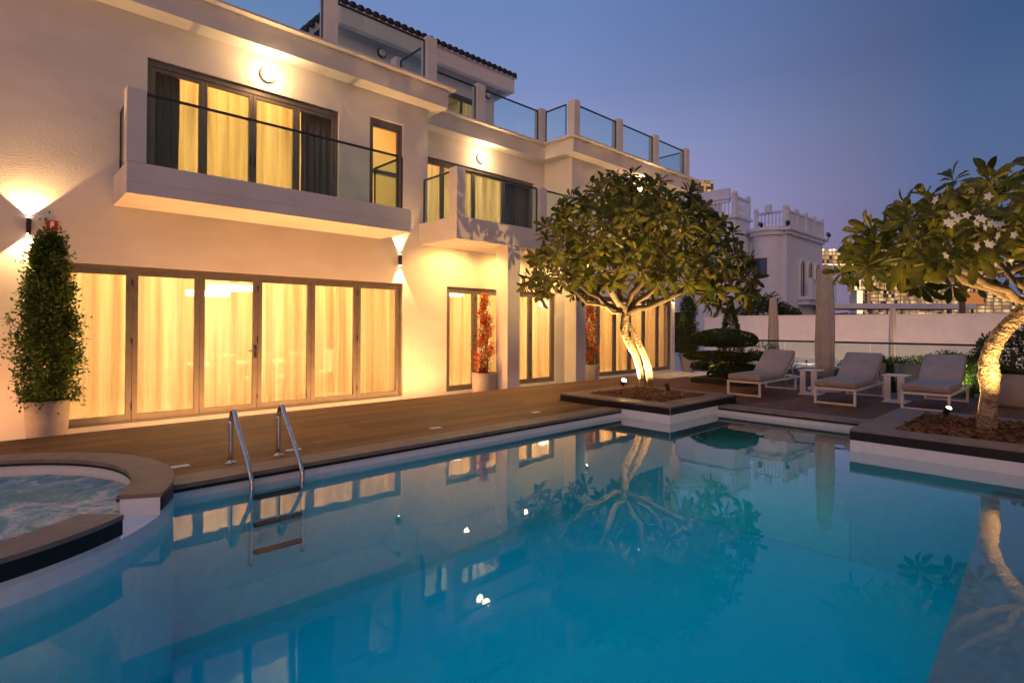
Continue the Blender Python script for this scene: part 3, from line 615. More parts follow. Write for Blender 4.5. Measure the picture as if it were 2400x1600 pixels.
# ---- roof terrace posts and glass
def post(x0, x1, y0, y1, zt=7.52): MB().box(x0, x1, y0, y1, 6.491, zt).build('terrace_post', m_plaster, villa, bevel=.008)
for x in (2.2, 4.485, 6.785): post(x, x+.255, 9.87, 10.12)
T1 = thing_part('terrace_glazing')
for a, b in ((2.47, 4.475), (4.75, 6.775)): glassrun(T1, (a, 9.98), (b, 9.98), 6.492, 7.42)
glassrun(T1, (6.91, 10.13), (6.91, 11.15), 6.492, 7.42); post(6.79, 7.03, 11.16, 11.40)
for x in (9.06, 11.40): post(x, x+.26, 10.9, 11.14)
glassrun(T1, (7.46, 11.0), (9.05, 11.0), 6.492, 7.42); glassrun(T1, (9.33, 11.0), (11.39, 11.0), 6.492, 7.42)
glassrun(T1, (11.62, 10.12), (11.62, 10.89), 6.492, 7.42)
for x in (11.66, 13.71, 15.73, 17.72): post(x, x+.245, 9.85, 10.10, 7.54)
for a, b in ((11.92, 13.70), (13.97, 15.72), (15.99, 17.71)): glassrun(T1, (a, 9.95), (b, 9.95), 6.492, 7.43)
glassrun(T1, (17.84, 10.11), (17.84, 11.6), 6.492, 7.43)
# ---- penthouse with overhanging tiled roof
PH = 13.6
wall('penthouse_wall', 6.3, 12.0, 6.431, 9.12, PH, .2, [(9.9, 11.45, 6.6, 8.45)])
MB().box(11.8, 11.998, PH+.201, 18, 6.431, 9.12).build('penthouse_wall', m_plaster, villa)
gp = glazing('penthouse_window', (9.9, 11.45, 6.6, 8.45), PH, (10.68,), stile=.05, outer=.045, top=.09)
room(7.0, 11.78, PH+.202, 16.5, 6.44, 9.1); roomlight(7.0, 11.78, 15, 9.05, R_E['p'], c=(1, .66, .30))
curtain('sheer_curtain', 10.75, 11.6, PH+.3, 6.6, 8.7, m_sheer, 'sheer curtain in the small rooftop window', .16, .035, 12)
rf_ = thing_part('roof')
MB().box(6.35, 12.45, 13.1, 13.28, 8.91, 9.40).build('fascia', m_plaster, rf_, bevel=.008); MB().box(12.27, 12.45, 13.281, 18, 8.91, 9.40).build('fascia', m_plaster, rf_)
MB().box(6.35, 12.268, 13.281, 18, 9.121, 9.30).build('soffit', m_plaster, rf_)
MB().box(6.33, 12.52, 13.03, 13.09, 9.36, 9.43).build('gutter_lip', m_plaster, rf_)
tl = MB(); k = 0
tube_tile = MB().tube([(0, 0, 0), (0, .42, .15)], [.11, .095], 10, True).mesh('roof_tile', m_tile, True)
for rrow in range(3):
    for i in range(28):
        x = 6.42 + i*.22; o = link('roof_tile', tube_tile, rf_, 0, (x, 13.0+rrow*.36, 9.43+rrow*.128)); o.scale = (1, 1, .75)
MB().quad((6.35, 13.05, 9.40), (12.45, 13.05, 9.40), (9.4, 18, 11.1), (9.3, 18, 11.1)).build('roof_bed', m_tile, rf_)
# small raking gable at the left end of the tiled roof
gb = MB(); gb.v = [(5.35,13.42,8.25),(6.4,13.42,9.52),(6.4,13.42,9.28),(5.35,13.42,8.02),(5.35,17,8.25),(6.4,17,9.52),(6.4,17,9.28),(5.35,17,8.02)]; gb.f = [(0,3,2,1),(4,5,6,7),(0,1,5,4),(3,7,6,2),(0,4,7,3),(1,2,6,5)]; gb.build('bargeboard', m_plaster, rf_)
for i in range(7):
    t = (i+.5)/7; o = link('roof_tile', MB().tube([(0, -.10, 0), (0, .45, 0)], .085, 8).mesh('roof_tile', m_tile, True), rf_, 0, (5.35+1.05*t, 13.44, 8.29+1.27*t))
MB().box(5.6, 6.29, 13.62, 18, 6.44, 8.2).build('penthouse_wall', m_plaster, villa)
# ---- wall lamps
SPOT_E = 170
def sconce(x, z, label, ang, e, y=YA, up_ang=None):
    t = thing('wall_sconce', (x, y, z), label, 'wall lamp', 'up-and-down wall sconces')
    MB().box(-.026, .026, -.075, -.012, -.105, .105).build('body', m_lampbody, t, bevel=.006); MB().box(-.028, .028, -.012, 0, -.05, .05).build('bracket', m_lampbody, t)
    for s, a in ((1, up_ang or ang), (-1, ang)):
        MB().box(-.019, .019, -.066, -.022, s*.1055-.0008, s*.1055+.0008).build('lens', e_lens, t)
        lamp('sconce_light', 'SPOT', (0, -.05, s*.112), e, (1, .56, .20), t, (0, -.035, s*2), spot_size=math.radians(a), spot_blend=.16, shadow_soft_size=.012)
sconce(.355, 2.605, 'small dark up-down sconce beside the red alarm on the left wall', 92, SPOT_E)
sconce(6.30, 2.635, 'small dark up-down sconce between the wide folding door and the column', 58, SPOT_E)
sconce(12.60, 2.635, 'small dark up-down sconce partly hidden by the tree crown', 58, SPOT_E)
sconce(17.46, 2.5, 'small dark up-down sconce at the far end of the villa', 58, SPOT_E*.6)
def globe(x, y, z, label, lit=True):
    t = thing('bulkhead_lamp', (x, y, z), label, 'wall lamp', 'round bulkhead wall lamps')
    rot = Matrix.Rotation(math.pi/2, 4, 'X')
    MB().lathe([(.125, 0), (.13, .02), (.13, .055), (.118, .065)], (0, 0, 0), 28, m=rot).build('ring', m_trim if lit else m_lampbody, t, True)
    MB().lathe([(.112, .06), (.105, .09), (.075, .12), (.035, .135), (.01, .138)], (0, 0, 0), 28, m=rot).build('diffuser', e_globe if lit else m_lens, t, True)
    if lit: lamp('globe_light', 'POINT', (0, -.36, 0), 36, (1, .56, .22), t, shadow_soft_size=.1)
globe(3.544, YA, 5.71, 'lit round lamp above the wide upstairs window')
globe(9.437, YB, 5.70, 'lit round lamp above the corner balcony window')
globe(15.2, YA, 5.70, 'lit round lamp seen through the top of the tree crown')
globe(7.80, PH, 8.80, 'unlit round lamp under the tiled roof, left one', False)
globe(11.70, PH, 8.78, 'unlit round lamp under the tiled roof, beside the small window', False)
# recessed downlights under the corner balcony
for i, x in enumerate((7.55, 9.35, 11.6)):
    t = thing('downlight', (x, 9.40, 3.014), ['recessed downlight under the corner balcony, left of the columns', 'recessed downlight under the corner balcony, between the columns', 'recessed downlight at the right end of the corner balcony'][i], 'downlight', 'recessed downlights under the balcony')
    if x < 11.2: MB().lathe([(.055, -.008), (.05, -.012), (.035, -.006)], (0, 0, 0), 20).build('trim', m_trim, t); MB().lathe([(.034, -.005), (.033, -.004)], (0, 0, 0), 16).build('lens', e_lens2, t)
    else:
        t.location = (11.05, 9.40, 3.014); MB().lathe([(.055, -.008), (.05, -.012), (.035, -.006)], (0, 0, 0), 20).build('trim', m_trim, t); MB().lathe([(.034, -.005), (.033, -.004)], (0, 0, 0), 16).build('lens', e_lens2, t)
    lamp('downlight_light', 'SPOT', (0, 0, -.03), 125, (1, .55, .15), t, (0, .35, -2), spot_size=math.radians(172), spot_blend=.5, shadow_soft_size=.05)
al = thing('fire_alarm', (.606, YA, 2.645), 'red fire alarm sounder with white strobe beside the left sconce', 'fire alarm')
MB().box(-.068, .068, -.055, 0, -.068, .068).build('housing', m_red, al, bevel=.008); MB().box(-.024, .018, -.085, -.056, -.055, .05).build('strobe', m_lens, al, bevel=.006)
# ================================================================ PLANTS
def leaf_shape(kind):
    """unit leaf along +X, normal +Z: list of verts, faces"""
    if kind == 'plum':      # long, widest past the middle, slightly folded and drooping
        ts = ((0, .05), (.18, .22), (.45, .75), (.72, 1.0), (.90, .70), (1.0, .12)); v = []; f = []
        for t, wd in ts:
            z = .05*math.sin(t*2.2) - .16*t*t
            v += [(t, -wd*.5, z+.10*wd), (t, 0, z), (t, wd*.5, z+.10*wd)]
        for i in range(len(ts)-1):
            a = i*3; f += [(a, a+3, a+4, a+1), (a+1, a+4, a+5, a+2)]
        return v, f
    if kind == 'oval': return [(0,0,0), (.45,-.5,.08), (1,0,-.06), (.45,.5,.08), (.5,0,-.03)], [(0,1,4), (1,2,4), (2,3,4), (3,0,4)]
    if kind == 'bract': return [(0,0,0), (.5,-.5,.16), (1,0,.05), (.5,.5,.16)], [(0,1,2), (0,2,3)]
    if kind == 'needle': return [(0,-.12,0), (0,.12,0), (1,0,0), (.4,0,.12)], [(0,3,1), (0,2,3), (1,3,2)]
SH = {k: leaf_shape(k) for k in ('plum', 'oval', 'bract', 'needle')}
SHN = {k: (np.array(v), f) for k, (v, f) in SH.items()}
def lframe(d, nrm):
    d = Vector(d).normalized(); n = Vector(nrm); n = n - d*n.dot(d)
    if n.length < 1e-4: n = d.orthogonal()
    n.normalize(); b = n.cross(d); return d, b, n
def add_leaf(m, kind, p, d, nrm, L, W):
    d, b, n = lframe(d, nrm); v, f = SHN[kind]; R = np.array([d*L, b*W, n*L]); q = v @ R + np.array(p); k = len(m.v)
    m.v += [tuple(r) for r in q]; m.f += [tuple(i+k for i in g_) for g_ in f]
def rdir(rr):
    z = rr.uniform(-1, 1); t = rr.random()*6.283; s = math.sqrt(1-z*z); return Vector((s*math.cos(t), s*math.sin(t), z))
# ---- frangipani trees, grown towards points spread through the crown
def colonize(trunks, attract, limbs=(), step=.11, infl=1.3, kill=.13, iters=200, seed=1):
    pts = []; par = []
    for tr in trunks:
        for i, p in enumerate(tr):
            if i == 0: par.append(-1 if not pts else 0 if False else -1)
            else: par.append(len(pts)-1)
            pts.append(Vector(p))
    P = np.array([tuple(p) for p in pts]); A = np.array(attract); first = len(P); grow_from = np.zeros(len(P), bool)
    c = 0
    for tr in trunks: grow_from[c+len(tr)-1] = True; c += len(tr)
    for ii, lb in enumerate(limbs):      # main limbs fanning out of the fork: every node of them may sprout
        prev = len(trunks[0])-1
        for p in lb:
            P = np.vstack([P, tuple(p)]); par.append(prev); prev = len(P)-1; grow_from = np.append(grow_from, True)
    if limbs:
        grow_from[:first] = False
    alive = np.ones(len(A), bool); rr = np.random.RandomState(seed)
    for it in range(iters):
        if not alive.any(): break
        idx = np.where(grow_from)[0]; D = np.linalg.norm(A[alive][:, None]-P[idx][None], axis=2); nn = D.argmin(1); dm = D.min(1)
        mask = dm < (infl if it > 12 else 9); acc = {}
        for a, k, ok in zip(A[alive], nn, mask):
            if ok: acc.setdefault(idx[k], []).append(a)
        if not acc: infl *= 1.3; continue
        new = []
        for k, al in acc.items():
            d = sum((x-P[k])/np.linalg.norm(x-P[k]) for x in al); nd = np.linalg.norm(d)
            if nd < 1e-6: continue
            d = d/nd + rr.normal(0, .16, 3); d /= np.linalg.norm(d); q = P[k]+d*step
            if np.min(np.linalg.norm(P-q, axis=1)) < step*.35: continue
            new.append((k, q))
        if not new:
            alive[np.where(alive)[0][dm.argmin()]] = False; continue
        for k, q in new:
            P = np.vstack([P, q]); par.append(k); grow_from = np.append(grow_from, True)
        D2 = np.linalg.norm(A[:, None]-P[-len(new):][None], axis=2).min(1); alive &= D2 > kill
    return P, par, first
def frangipani(name, base, trunks, trad, attract, label, seed, leafL, nl, flowers, face, big=300, tipr=.011, limbs=()):
    rr = random.Random(seed); t = thing(name, base, label, 'tree'); B = Vector(base)
    P, par, first = colonize(trunks, attract, limbs, seed=seed); n = len(P); kids = [[] for _ in range(n)]
    for i, p in enumerate(par):
        if p >= 0: kids[p].append(i)
    rad = [0]*n
    for i in range(n-1, -1, -1):
        rad[i] = tipr if not kids[i] else (sum(rad[k]**2.35 for k in kids[i]))**(1/2.35)
    tm = MB(); k0 = 0
    for tr, r_ in zip(trunks, trad):
        # bark rings: the trunk swells and narrows along its length
        pts, rs = [], []; N = len(tr)
        for i in range(N-1):
            for k in range(7):
                u = k/7; a, b, c, d = [Vector(tr[j]) for j in (max(i-1, 0), i, i+1, min(i+2, N-1))]
                pts.append(.5*((2*b)+(c-a)*u+(2*a-5*b+4*c-d)*u*u+(3*b-a-3*c+d)*u**3)-B); rs.append((r_[i]*(1-u)+r_[i+1]*u)*(1+rr.uniform(-.05, .05)+.03*math.sin((i+u)*9)))
        pts.append(Vector(tr[-1])-B); rs.append(r_[-1]); tm.tube(pts, rs, 14, True, .05, seed)
    tm.build('trunk', m_bark, t, True)
    bm_ = MB(); maxr = trad[0][-1]*.8; done = set()
    for i in range(first, n):          # chains from fork to fork
        if par[i] >= 0 and (len(kids[par[i]]) > 1 or par[i] < first):
            ch = [par[i], i]
            while len(kids[ch[-1]]) == 1: ch.append(kids[ch[-1]][0])
            rs = [min(rad[ch[1]], maxr)] + [min(rad[j], maxr) for j in ch[1:]]
            bm_.tube([Vector(P[j])-B for j in ch], rs, 7, True, .06, i)
    bm_.build('branches', m_twig, t, True)
    crown = bpy.data.objects.new('crown', None); COL.objects.link(crown); crown.parent = t
    tips = [i for i in range(first, n) if not kids[i]]; leaves = []
    cc = sum((Vector(P[i]) for i in tips), Vector())/len(tips)
    for i in tips:
        d = (Vector(P[i])-Vector(P[par[i]])).normalized(); o_ = (Vector(P[i])-cc).normalized(); ax = (d*.5+o_*.6+Vector((0,0,.35))+rdir(rr)*.35).normalized()
        a = ax.orthogonal().normalized(); b = ax.cross(a); k = rr.randint(*nl); ph = rr.random()*6.28
        for j in range(k):
            th = ph + j*2.4 + rr.uniform(-.25, .25); u = j/k; tilt = math.radians(18+92*(1-u)*rr.uniform(.8, 1.1)); rd = a*math.cos(th)+b*math.sin(th)
            ld = (ax*math.cos(tilt)+rd*math.sin(tilt)+Vector((0,0,-.28*rr.random()))).normalized(); nr = (ax*math.sin(tilt)-rd*math.cos(tilt)) + rdir(rr)*.25
            L = leafL*rr.uniform(.62, 1.12)*(.72+.28*(1-u)); p = Vector(P[i]) + ax*(.05*u-.02) - B
            leaves.append((p, ld, nr, L, L*rr.uniform(.30, .38)))
    C = Vector((0,0,CAMZ))-B; leaves.sort(key=lambda q: (q[0]-C).length + .0*q[3])
    lm = MB(); lm.v = list(SH['plum'][0]); lm.f = list(SH['plum'][1]); me = lm.mesh('leaf', m_plum, True)
    for p, d, nr, L, W in leaves[:big]:
        d, b, nn = lframe(d, nr); o = link('leaf', me, crown); mt = Matrix((d*L, b*W, nn*L)).transposed().to_4x4(); mt.translation = p; o.matrix_local = mt
    fm = MB()
    for q in leaves[big:]: add_leaf(fm, 'plum', *q)
    tag(fm.build('foliage', m_plum, crown, True), kind='stuff')
    # bare flower stalks and five-petalled flowers
    st = MB()
    for i in rr.sample(tips, min(len(tips), flowers[1])):
        d = (Vector(P[i])-cc).normalized(); 
        for q in range(rr.randint(1, 3)):
            p = Vector(P[i])-B; dd = (d+rdir(rr)*.6+Vector((0,0,.3))).normalized(); pl = [p]
            for s_ in range(5): dd = (dd+rdir(rr)*.35).normalized(); p = p+dd*.05; pl.append(p)
            st.tube(pl, [.004, .004, .0035, .003, .003, .0025], 4)
    if st.v: tag(st.build('flower_stalks', m_twig, crown), kind='stuff')
    pm = MB()
    for k in range(5):
        a = k*math.tau/5; d = Vector((math.cos(a), math.sin(a), .25)); add_leaf(pm, 'oval', (0,0,0), d, (0,0,1), .040, .026)
    pme = pm.mesh('flower', m_petal, True)
    for q in flowers[0]:
        o = link('flower', pme, crown); o.location = Vector(q)-B; dz = (Vector(face)+rdir(rr)*.5).normalized(); o.rotation_euler = dz.to_track_quat('Z', 'Y').to_euler(); s_ = rr.uniform(.9, 1.2); o.scale = (s_, s_, s_)
    return t, P, tips
def from_px(u, v, d):      # a point seen at photo position (u, v), d metres along the view axis
    q = fw + Rv*((u-1200)/1288) - Uv*((v-753)/1288); return Vector((0,0,CAMZ)) + q*d
def dome(cx, cyy, z0, z1, rx, ry, n, seed, tilt=(0, 0), shell=.45):
    rr = random.Random(seed); r = []
    while len(r) < n:
        x, y, z = rr.uniform(-1, 1), rr.uniform(-1, 1), rr.random(); q = math.sqrt(x*x+y*y+z*z)
        if q > 1 or q < shell: continue
        r.append((cx+rx*x, cyy+ry*y, z0+(z1-z0)*z - tilt[0]*x - tilt[1]*y)) if (z > .14 or q > .72) else None
    return r
# tree at the far pool corner: two stems twisting into one
def tp(x, y, d): return from_px(1200+x/3.92, 600+y/3.92, d)
tA = [tp(1205, 1226, 10.12), tp(1185, 1060, 10.1), tp(1138, 920, 10.08), tp(1082, 820, 10.05), tp(1028, 700, 10.02), tp(1035, 600, 10.0), tp(1040, 530, 10.0)]
tB = [tp(1262, 1226, 10.0), tp(1262, 1090, 9.98), tp(1225, 940, 9.96), tp(1165, 800, 9.96), tp(1105, 690, 9.98), tp(1055, 610, 10.0)]
B1 = Vector((8.62, 5.56, .10))
att = dome(8.52, 5.76, 1.85, 4.0, 2.1, 2.1, 690, 11, (0, 0), .52)
cR = Vector(r0)
att = [tuple(Vector(a) - Vector((0,0,1))*max(0, (Vector(a)-Vector((8.66, 5.62, 0))).dot(cR))*.17) for a in att]
def limb_fan(o, specs, steps=6, rise=.35):
    r = []
    for (dx, dy, dz) in specs:
        v = Vector((dx, dy, dz)); r.append([o + v*(k/steps) + Vector((0, 0, -rise*.25*math.sin(math.pi*k/steps))) + rdir(rnd)*.055 for k in range(1, steps+1)])
    return r
L1 = limb_fan(tA[-1], [tuple(cR*a+f0*b+Vector((0,0,c))) for a, b, c in ((-1.0, .15, .75), (-.55, -.65, .95), (-.15, .55, 1.25), (.35, -.45, 1.2), (.85, .2, .95), (1.15, -.55, .62), (-.75, .75, .85), (.55, .85, .9), (-1.15, -.5, .45))])
tree1, P1, tips1 = frangipani('frangipani_tree', tuple(B1), [tA, tB], [[.074, .066, .060, .062, .068, .072, .068], [.072, .064, .056, .052, .048, .044]], att, 'full leafy frangipani with twisted twin trunk in the square planter', 5, .30, (8, 12), ([tuple(from_px(u, v, d)) for u, v, d in ((1384, 431, 8.4), (1392, 498, 8.3), (1428, 552, 8.3), (1594, 541, 8.4), (1350, 535, 8.3))], 34), -fw, limbs=L1)
# tree at the right edge, nearer
def tq(x, y, d): return from_px(1700+x/3.357, 700+y/3.357, d)
tC = [tq(2055, 1045, 6.2), tq(2062, 900, 6.2), tq(2080, 740, 6.2), tq(2075, 600, 6.18), tq(2075, 480, 6.15), tq(2110, 370, 6.12), tq(2180, 260, 6.1), tq(2290, 150, 6.05), tq(2400, 40, 6.0)]
B2 = tC[0] - Vector((0,0,.03))
cen = from_px(2400, 600, 6.05)
att2 = dome(cen.x, cen.y, 1.82, 3.05, 1.85, 1.75, 480, 23, (0, 0), .45)
fl2 = [tuple(from_px(1800+x/3.92, 300+y/3.92, 4.6+rnd.uniform(-.1, .1))) for x, y in ((1650,865),(1690,800),(1735,830),(1820,805),(1905,880),(1960,840),(1985,915),(2040,880),(2085,890),(2130,880),(2100,990),(2255,980),(2010,1065),(2045,1070),(1910,1090),(1625,1175),(1525,660),(2020,630),(1670,880),(1930,830))]
L2 = limb_fan(tC[-1], [tuple(cR*a+f0*b+Vector((0,0,c))) for a, b, c in ((-1.2, -.3, .55), (-.9, .5, .7), (-.35, -.7, .8), (.3, .2, 1.0), (.9, -.3, .7), (-.7, -.1, 1.0))])
tree2, P2, tips2 = frangipani('frangipani_tree', tuple(B2), [tC], [[.10, .088, .085, .10, .085, .082, .08, .078, .075]], att2, 'frangipani with white flowers and ringed trunk at the right edge', 9, .31, (8, 13), (fl2, 40), -fw, tipr=.010, limbs=L2)
# ---- pots with tall climbers
def pot(par, r0_, r1_, h): 
    MB().lathe([(r0_*.93, 0), (r0_, .03), (r0_+(r1_-r0_)*.45, h*.5), (r1_, h-.01), (r1_-.008, h), (r1_-.025, h), (r1_-.035, h-.05)], (0,0,0), 32).build('pot', m_pot, par, True)
    MB().lathe([(r1_-.036, h-.06), (r1_-.037, h-.04)], (0,0,0), 24).build('soil', m_soil, par)
def column_plant(name, loc, label, cat, h0, h1, rfun, leaves, mats, potdim, seed, group=None, stems=7, outl=.07):
    rr = random.Random(seed); t = thing(name, loc, label, cat, group); pot(t, *potdim)
    sm = MB(); bases = []
    for i in range(stems):
        a = i*2.4; p = Vector((.06*math.cos(a), .06*math.sin(a), potdim[2]-.05)); pl = [p]; hh = h1*rr.uniform(.7, .98)
        for k in range(9):
            z = potdim[2]+(hh-potdim[2])*(k+1)/9; q = rfun((z-h0)/(h1-h0))*.5; pl.append(Vector((q*math.cos(a+k*.5)*rr.uniform(.6, 1.1), q*math.sin(a+k*.5)*rr.uniform(.6, 1.1), z)))
        sm.tube(pl, np.linspace(.011, .004, len(pl)), 5)
    sm.build('stems', m_twig, t); sm2 = MB()
    # clumps of leaves at uneven places, with loose sprigs sticking out
    ms = [MB() for _ in mats]
    for (kind, mi, n, L, W, sp) in leaves:
        nc = max(14, n//38)
        for q in range(nc):
            u = (q+rr.random())/nc; R = rfun(u); a = rr.random()*6.283; out_ = rr.random() < outl; rad_ = R*(rr.uniform(1.0, 1.38) if out_ else math.sqrt(rr.uniform(.05, 1))*.92); cs = (.045 if out_ else .085)*rr.uniform(.7, 1.35)*(L/.055)**.5
            c0 = Vector((rad_*math.cos(a), rad_*math.sin(a), h0+u*(h1-h0))); od = Vector((math.cos(a), math.sin(a), rr.uniform(.1, .8))).normalized()
            for k in range(int(38*(.55 if out_ else 1)*rr.uniform(.6, 1.4))):
                p = c0 + Vector((rr.gauss(0, cs*.6), rr.gauss(0, cs*.6), rr.gauss(0, cs*.8))); add_leaf(ms[mi], kind, p, od*.6+rdir(rr), Vector((0,0,.6))+od*.5+rdir(rr)*.7, L*rr.uniform(.6, 1.2), W*rr.uniform(.7, 1.15))
            if out_: sm2.tube([tuple(c0*.55+Vector((0,0,c0.z*.45-.06))), tuple(c0)], [.004, .003], 4)
    if sm2.v: sm2.build('side_sprigs', m_twig, t)
    for m, (nm, mt) in zip(ms, mats): tag(m.build(nm, mt, t), kind='stuff')
    return t
PZF = -.362
column_plant('potted_ficus', (.545, 9.62, PZF), 'tall green columnar ficus in a pale pot at the left', 'potted plant', .58, 2.78, lambda u: float(np.interp(u, [0, .1, .32, .5, .72, .9, 1], [.25, .31, .33, .29, .225, .145, .05])), [('oval', 0, 19000, .060, .034, 4)], [('leaves', m_ficus)], (.21, .245, .60), 31)
column_plant('potted_bougainvillea', (8.0, 9.35, PZF), 'red and orange bougainvillea in a pale pot beside the first column', 'potted plant', .50, 2.28, lambda u: float(np.interp(u, [0, .12, .3, .5, .75, 1], [.12, .19, .21, .16, .13, .03])), [('bract', 0, 2300, .046, .040, 5), ('oval', 1, 1500, .045, .026, 3)], [('bracts', m_boug), ('leaves', m_bougl)], (.27, .29, .57), 33, 'potted bougainvilleas')
column_plant('potted_bougainvillea', (12.16, 9.65, PZF), 'red bougainvillea in a pale pot half hidden by the second column', 'potted plant', .50, 2.25, lambda u: float(np.interp(u, [0, .15, .4, .75, 1], [.13, .20, .22, .16, .05])), [('bract', 0, 2300, .046, .040, 5), ('oval', 1, 1500, .045, .026, 3)], [('bracts', m_boug), ('leaves', m_bougl)], (.23, .26, .54), 35, 'potted bougainvilleas')
column_plant('potted_cypress', (18.15, 10.0, PZF), 'dark green columnar shrub in a grey pot at the far end of the villa', 'potted plant', .55, 2.65, lambda u: .36*(1-.25*u)*(1 if u < .9 else .6), [('oval', 0, 12000, .06, .030, 4)], [('leaves', m_conif)], (.24, .30, .66), 37)
# ---- cloud-pruned topiary in a low box
tb = thing('topiary', (12.0, 5.72, 0), 'cloud-pruned topiary shrub in rounded tiers behind the loungers', 'shrub')
bx = thing('low_planter_box', (11.95, 5.65, 0), 'low black planter box under the cloud-pruned topiary', 'planter')
MB().box(-.55, .55, -.62, .56, 0, .12).build('box', m_black, bx, bevel=.008); MB().box(-.5, .5, -.57, .51, .121, .13).build('soil', m_soil, bx)
tm = MB(); tm.tube([(0, 0, .1), (.04, .03, .35), (-.05, -.02, .62), (.02, 0, .95)], [.07, .06, .05, .04], 8); tm.tube([(.02, .02, .25), (.15, .25, .38), (.2, .34, .45)], [.04, .03, .02], 6); tm.tube([(0, -.02, .45), (.05, -.35, .52)], [.035, .02], 6); tm.build('trunk', m_bark, tb, True)
def pad(name, c, rx, ry, rz, n, seed, par, mat, L=.042):
    rr = random.Random(seed); m = MB()
    core = MB().lathe([(.02, -.75), (.7, -.55), (.97, -.1), (.9, .35), (.6, .75), (.15, .93)], (0, 0, 0), 18)
    core.v = [(c[0]+v[0]*rx*.86, c[1]+v[1]*ry*.86, c[2]+v[2]*rz*.82) for v in core.v]
    for _ in range(n):
        d = rdir(rr); k = 1+.10*mn.noise(d*2.3+Vector((seed, 0, 0))); p = Vector((c[0]+d.x*rx*k, c[1]+d.y*ry*k, c[2]+max(d.z, -.55)*rz*k))*1; 
        add_leaf(m, 'oval', p, d+rdir(rr)*.9, d+rdir(rr)*.6, L*rr.uniform(.7, 1.4), L*.5*rr.uniform(.7, 1.2))
    o = m.build(name, mat, par); tag(o, kind='stuff'); core.build('core', m_conif, o, True)
pad('foliage_pad', (0, .02, .96), .62, .70, .22, 9000, 1, tb, m_conif); pad('foliage_pad', (-.05, .10, .57), .50, .78, .105, 6500, 2, tb, m_conif); pad('foliage_pad', (0, -.22, .29), .42, .55, .135, 4500, 3, tb, m_conif); pad('foliage_pad', (.1, .48, .32), .30, .34, .11, 1500, 4, tb, m_conif); pad('foliage_pad', (.05, -.72, .60), .28, .28, .10, 1200, 5, tb, m_conif)
# ---- garden beyond the glass
def shrub(name, loc, label, cat, rx, ry, rz, n, seed, mat, L=.07, group=None, cone=False, trunk=True):
    rr = random.Random(seed); t = thing(name, loc, label, cat, group); m = MB()
    if trunk: MB().tube([(0, 0, -.05), (.03, .02, rz*.5), (0, 0, rz*1.1)], [.05, .04, .02], 7).build('trunk', m_twig, t)
    for _ in range(n):
        if cone: u = rr.random(); a = rr.random()*6.283; q = (1-u)**.8*(.75+.35*rr.random()); p = Vector((rx*q*math.cos(a), ry*q*math.sin(a), .1+2*rz*u)); d = Vector((math.cos(a), math.sin(a), .6))
        else:
            d = rdir(rr); k = (.65+.35*rr.random())*(1+.28*mn.noise(d*2.1+Vector((seed*3.1, 0, 0)))); p = Vector((rx*d.x*k, ry*d.y*k, rz+rz*d.z*k))
            if mn.noise(p*2.2+Vector((0, seed, 0))) < -.3: continue
        add_leaf(m, 'oval', p, d+rdir(rr)*.9, Vector((0,0,.5))+rdir(rr), L*rr.uniform(.6, 1.3), L*.5)
    tag(m.build('foliage', mat, t), kind='stuff'); return t
pc = from_px(1712, 780, 17.5)
shrub('conical_shrub', (pc.x, pc.y, -.38), 'slim conical evergreen rising behind the topiary', 'shrub', .50, .50, 1.18, 5200, 41, m_conif, .075, cone=True)
for i, (u, v, d, rx, ry, rz, lab) in enumerate(((2150, 880, 14.0, .8, 1.2, .44, 'bright green hedge behind the glass, left of the lit one'), (2235, 850, 14.2, .75, .85, .52, 'bright yellow-green lit hedge behind the glass beside the right tree'), (2045, 905, 13.6, .5, .8, .45, 'dark low shrub behind the glass between the second and third loungers'), (2290, 905, 12.2+1.2, .8, .6, .45, 'low green shrub behind the glass at the foot of the right tree'))):
    p = from_px(u, v, d); shrub('hedge_shrub', (p.x, p.y, -.38), lab, 'shrub', rx, ry, rz, 6500, 50+i, m_hedge, .06, 'hedge shrubs behind the glass')
p = from_px(1800, 860, 15.2); shrub('hedge_shrub', (p.x, p.y, -.38), 'dark green clipped shrub behind the glass next to the topiary', 'shrub', .7, .7, .6, 2200, 57, m_conif, .06, 'hedge shrubs behind the glass')
# ================================================================ FURNITURE
def lounger(loc, label, rz=0):      # foot end at local x=0, head end at +x
    t = thing('sun_lounger', loc, label, 'sun lounger', 'sun loungers facing the pool', rz); W, L = .305, 1.95
    f = MB(); f.box(0, L, -W, -W+.035, .235, .272); f.box(0, L, W-.035, W, .235, .272); f.box(0, .035, -W+.0351, W-.0351, .235, .272); f.box(L-.035, L, -W+.0351, W-.0351, .235, .272); f.build('frame', m_white, t, bevel=.004)
    for x in (.0, L-.24):
        for y in (-W, W-.035): MB().box(x+.001, x+.034, y+.001, y+.034, 0, .2345).build('leg', m_white, t)
        MB().box(x+.003, x+.032, -W+.036, W-.036, .006, .034).build('stretcher', m_white, t)
    sl = MB()
    for k in range(9): sl.box(.06+k*.125, .13+k*.125, -W+.036, W-.036, .242, .262)
    sl.build('slats', m_white, t)
    def cushion(name, m, l, th):
        c = MB().box(0, l, -W+.012, W-.012, 0, th, m).build(name, m_cushion, t); b = c.modifiers.new('bevel', 'BEVEL'); b.width = .038; b.segments = 4
        for pz in c.data.polygons: pz.use_smooth = True
    cushion('seat_cushion', Matrix.Translation((-.01, 0, .275)), 1.16, .115)
    bm_ = Matrix.Translation((1.145, 0, .285)) @ Matrix.Rotation(-math.radians(36), 4, 'Y')
    cushion('back_cushion', bm_, .74, .11)
    MB().box(.0, .72, -W+.03, W-.03, -.03, -.004, bm_).build('back_frame', m_white, t); 
    for y in (-W+.05, W-.05): MB().tube([tuple(bm_ @ Vector((.48, y, -.03))), (1.72, y, .26)], .010, 8).build('strut', m_steel, t)
    return t
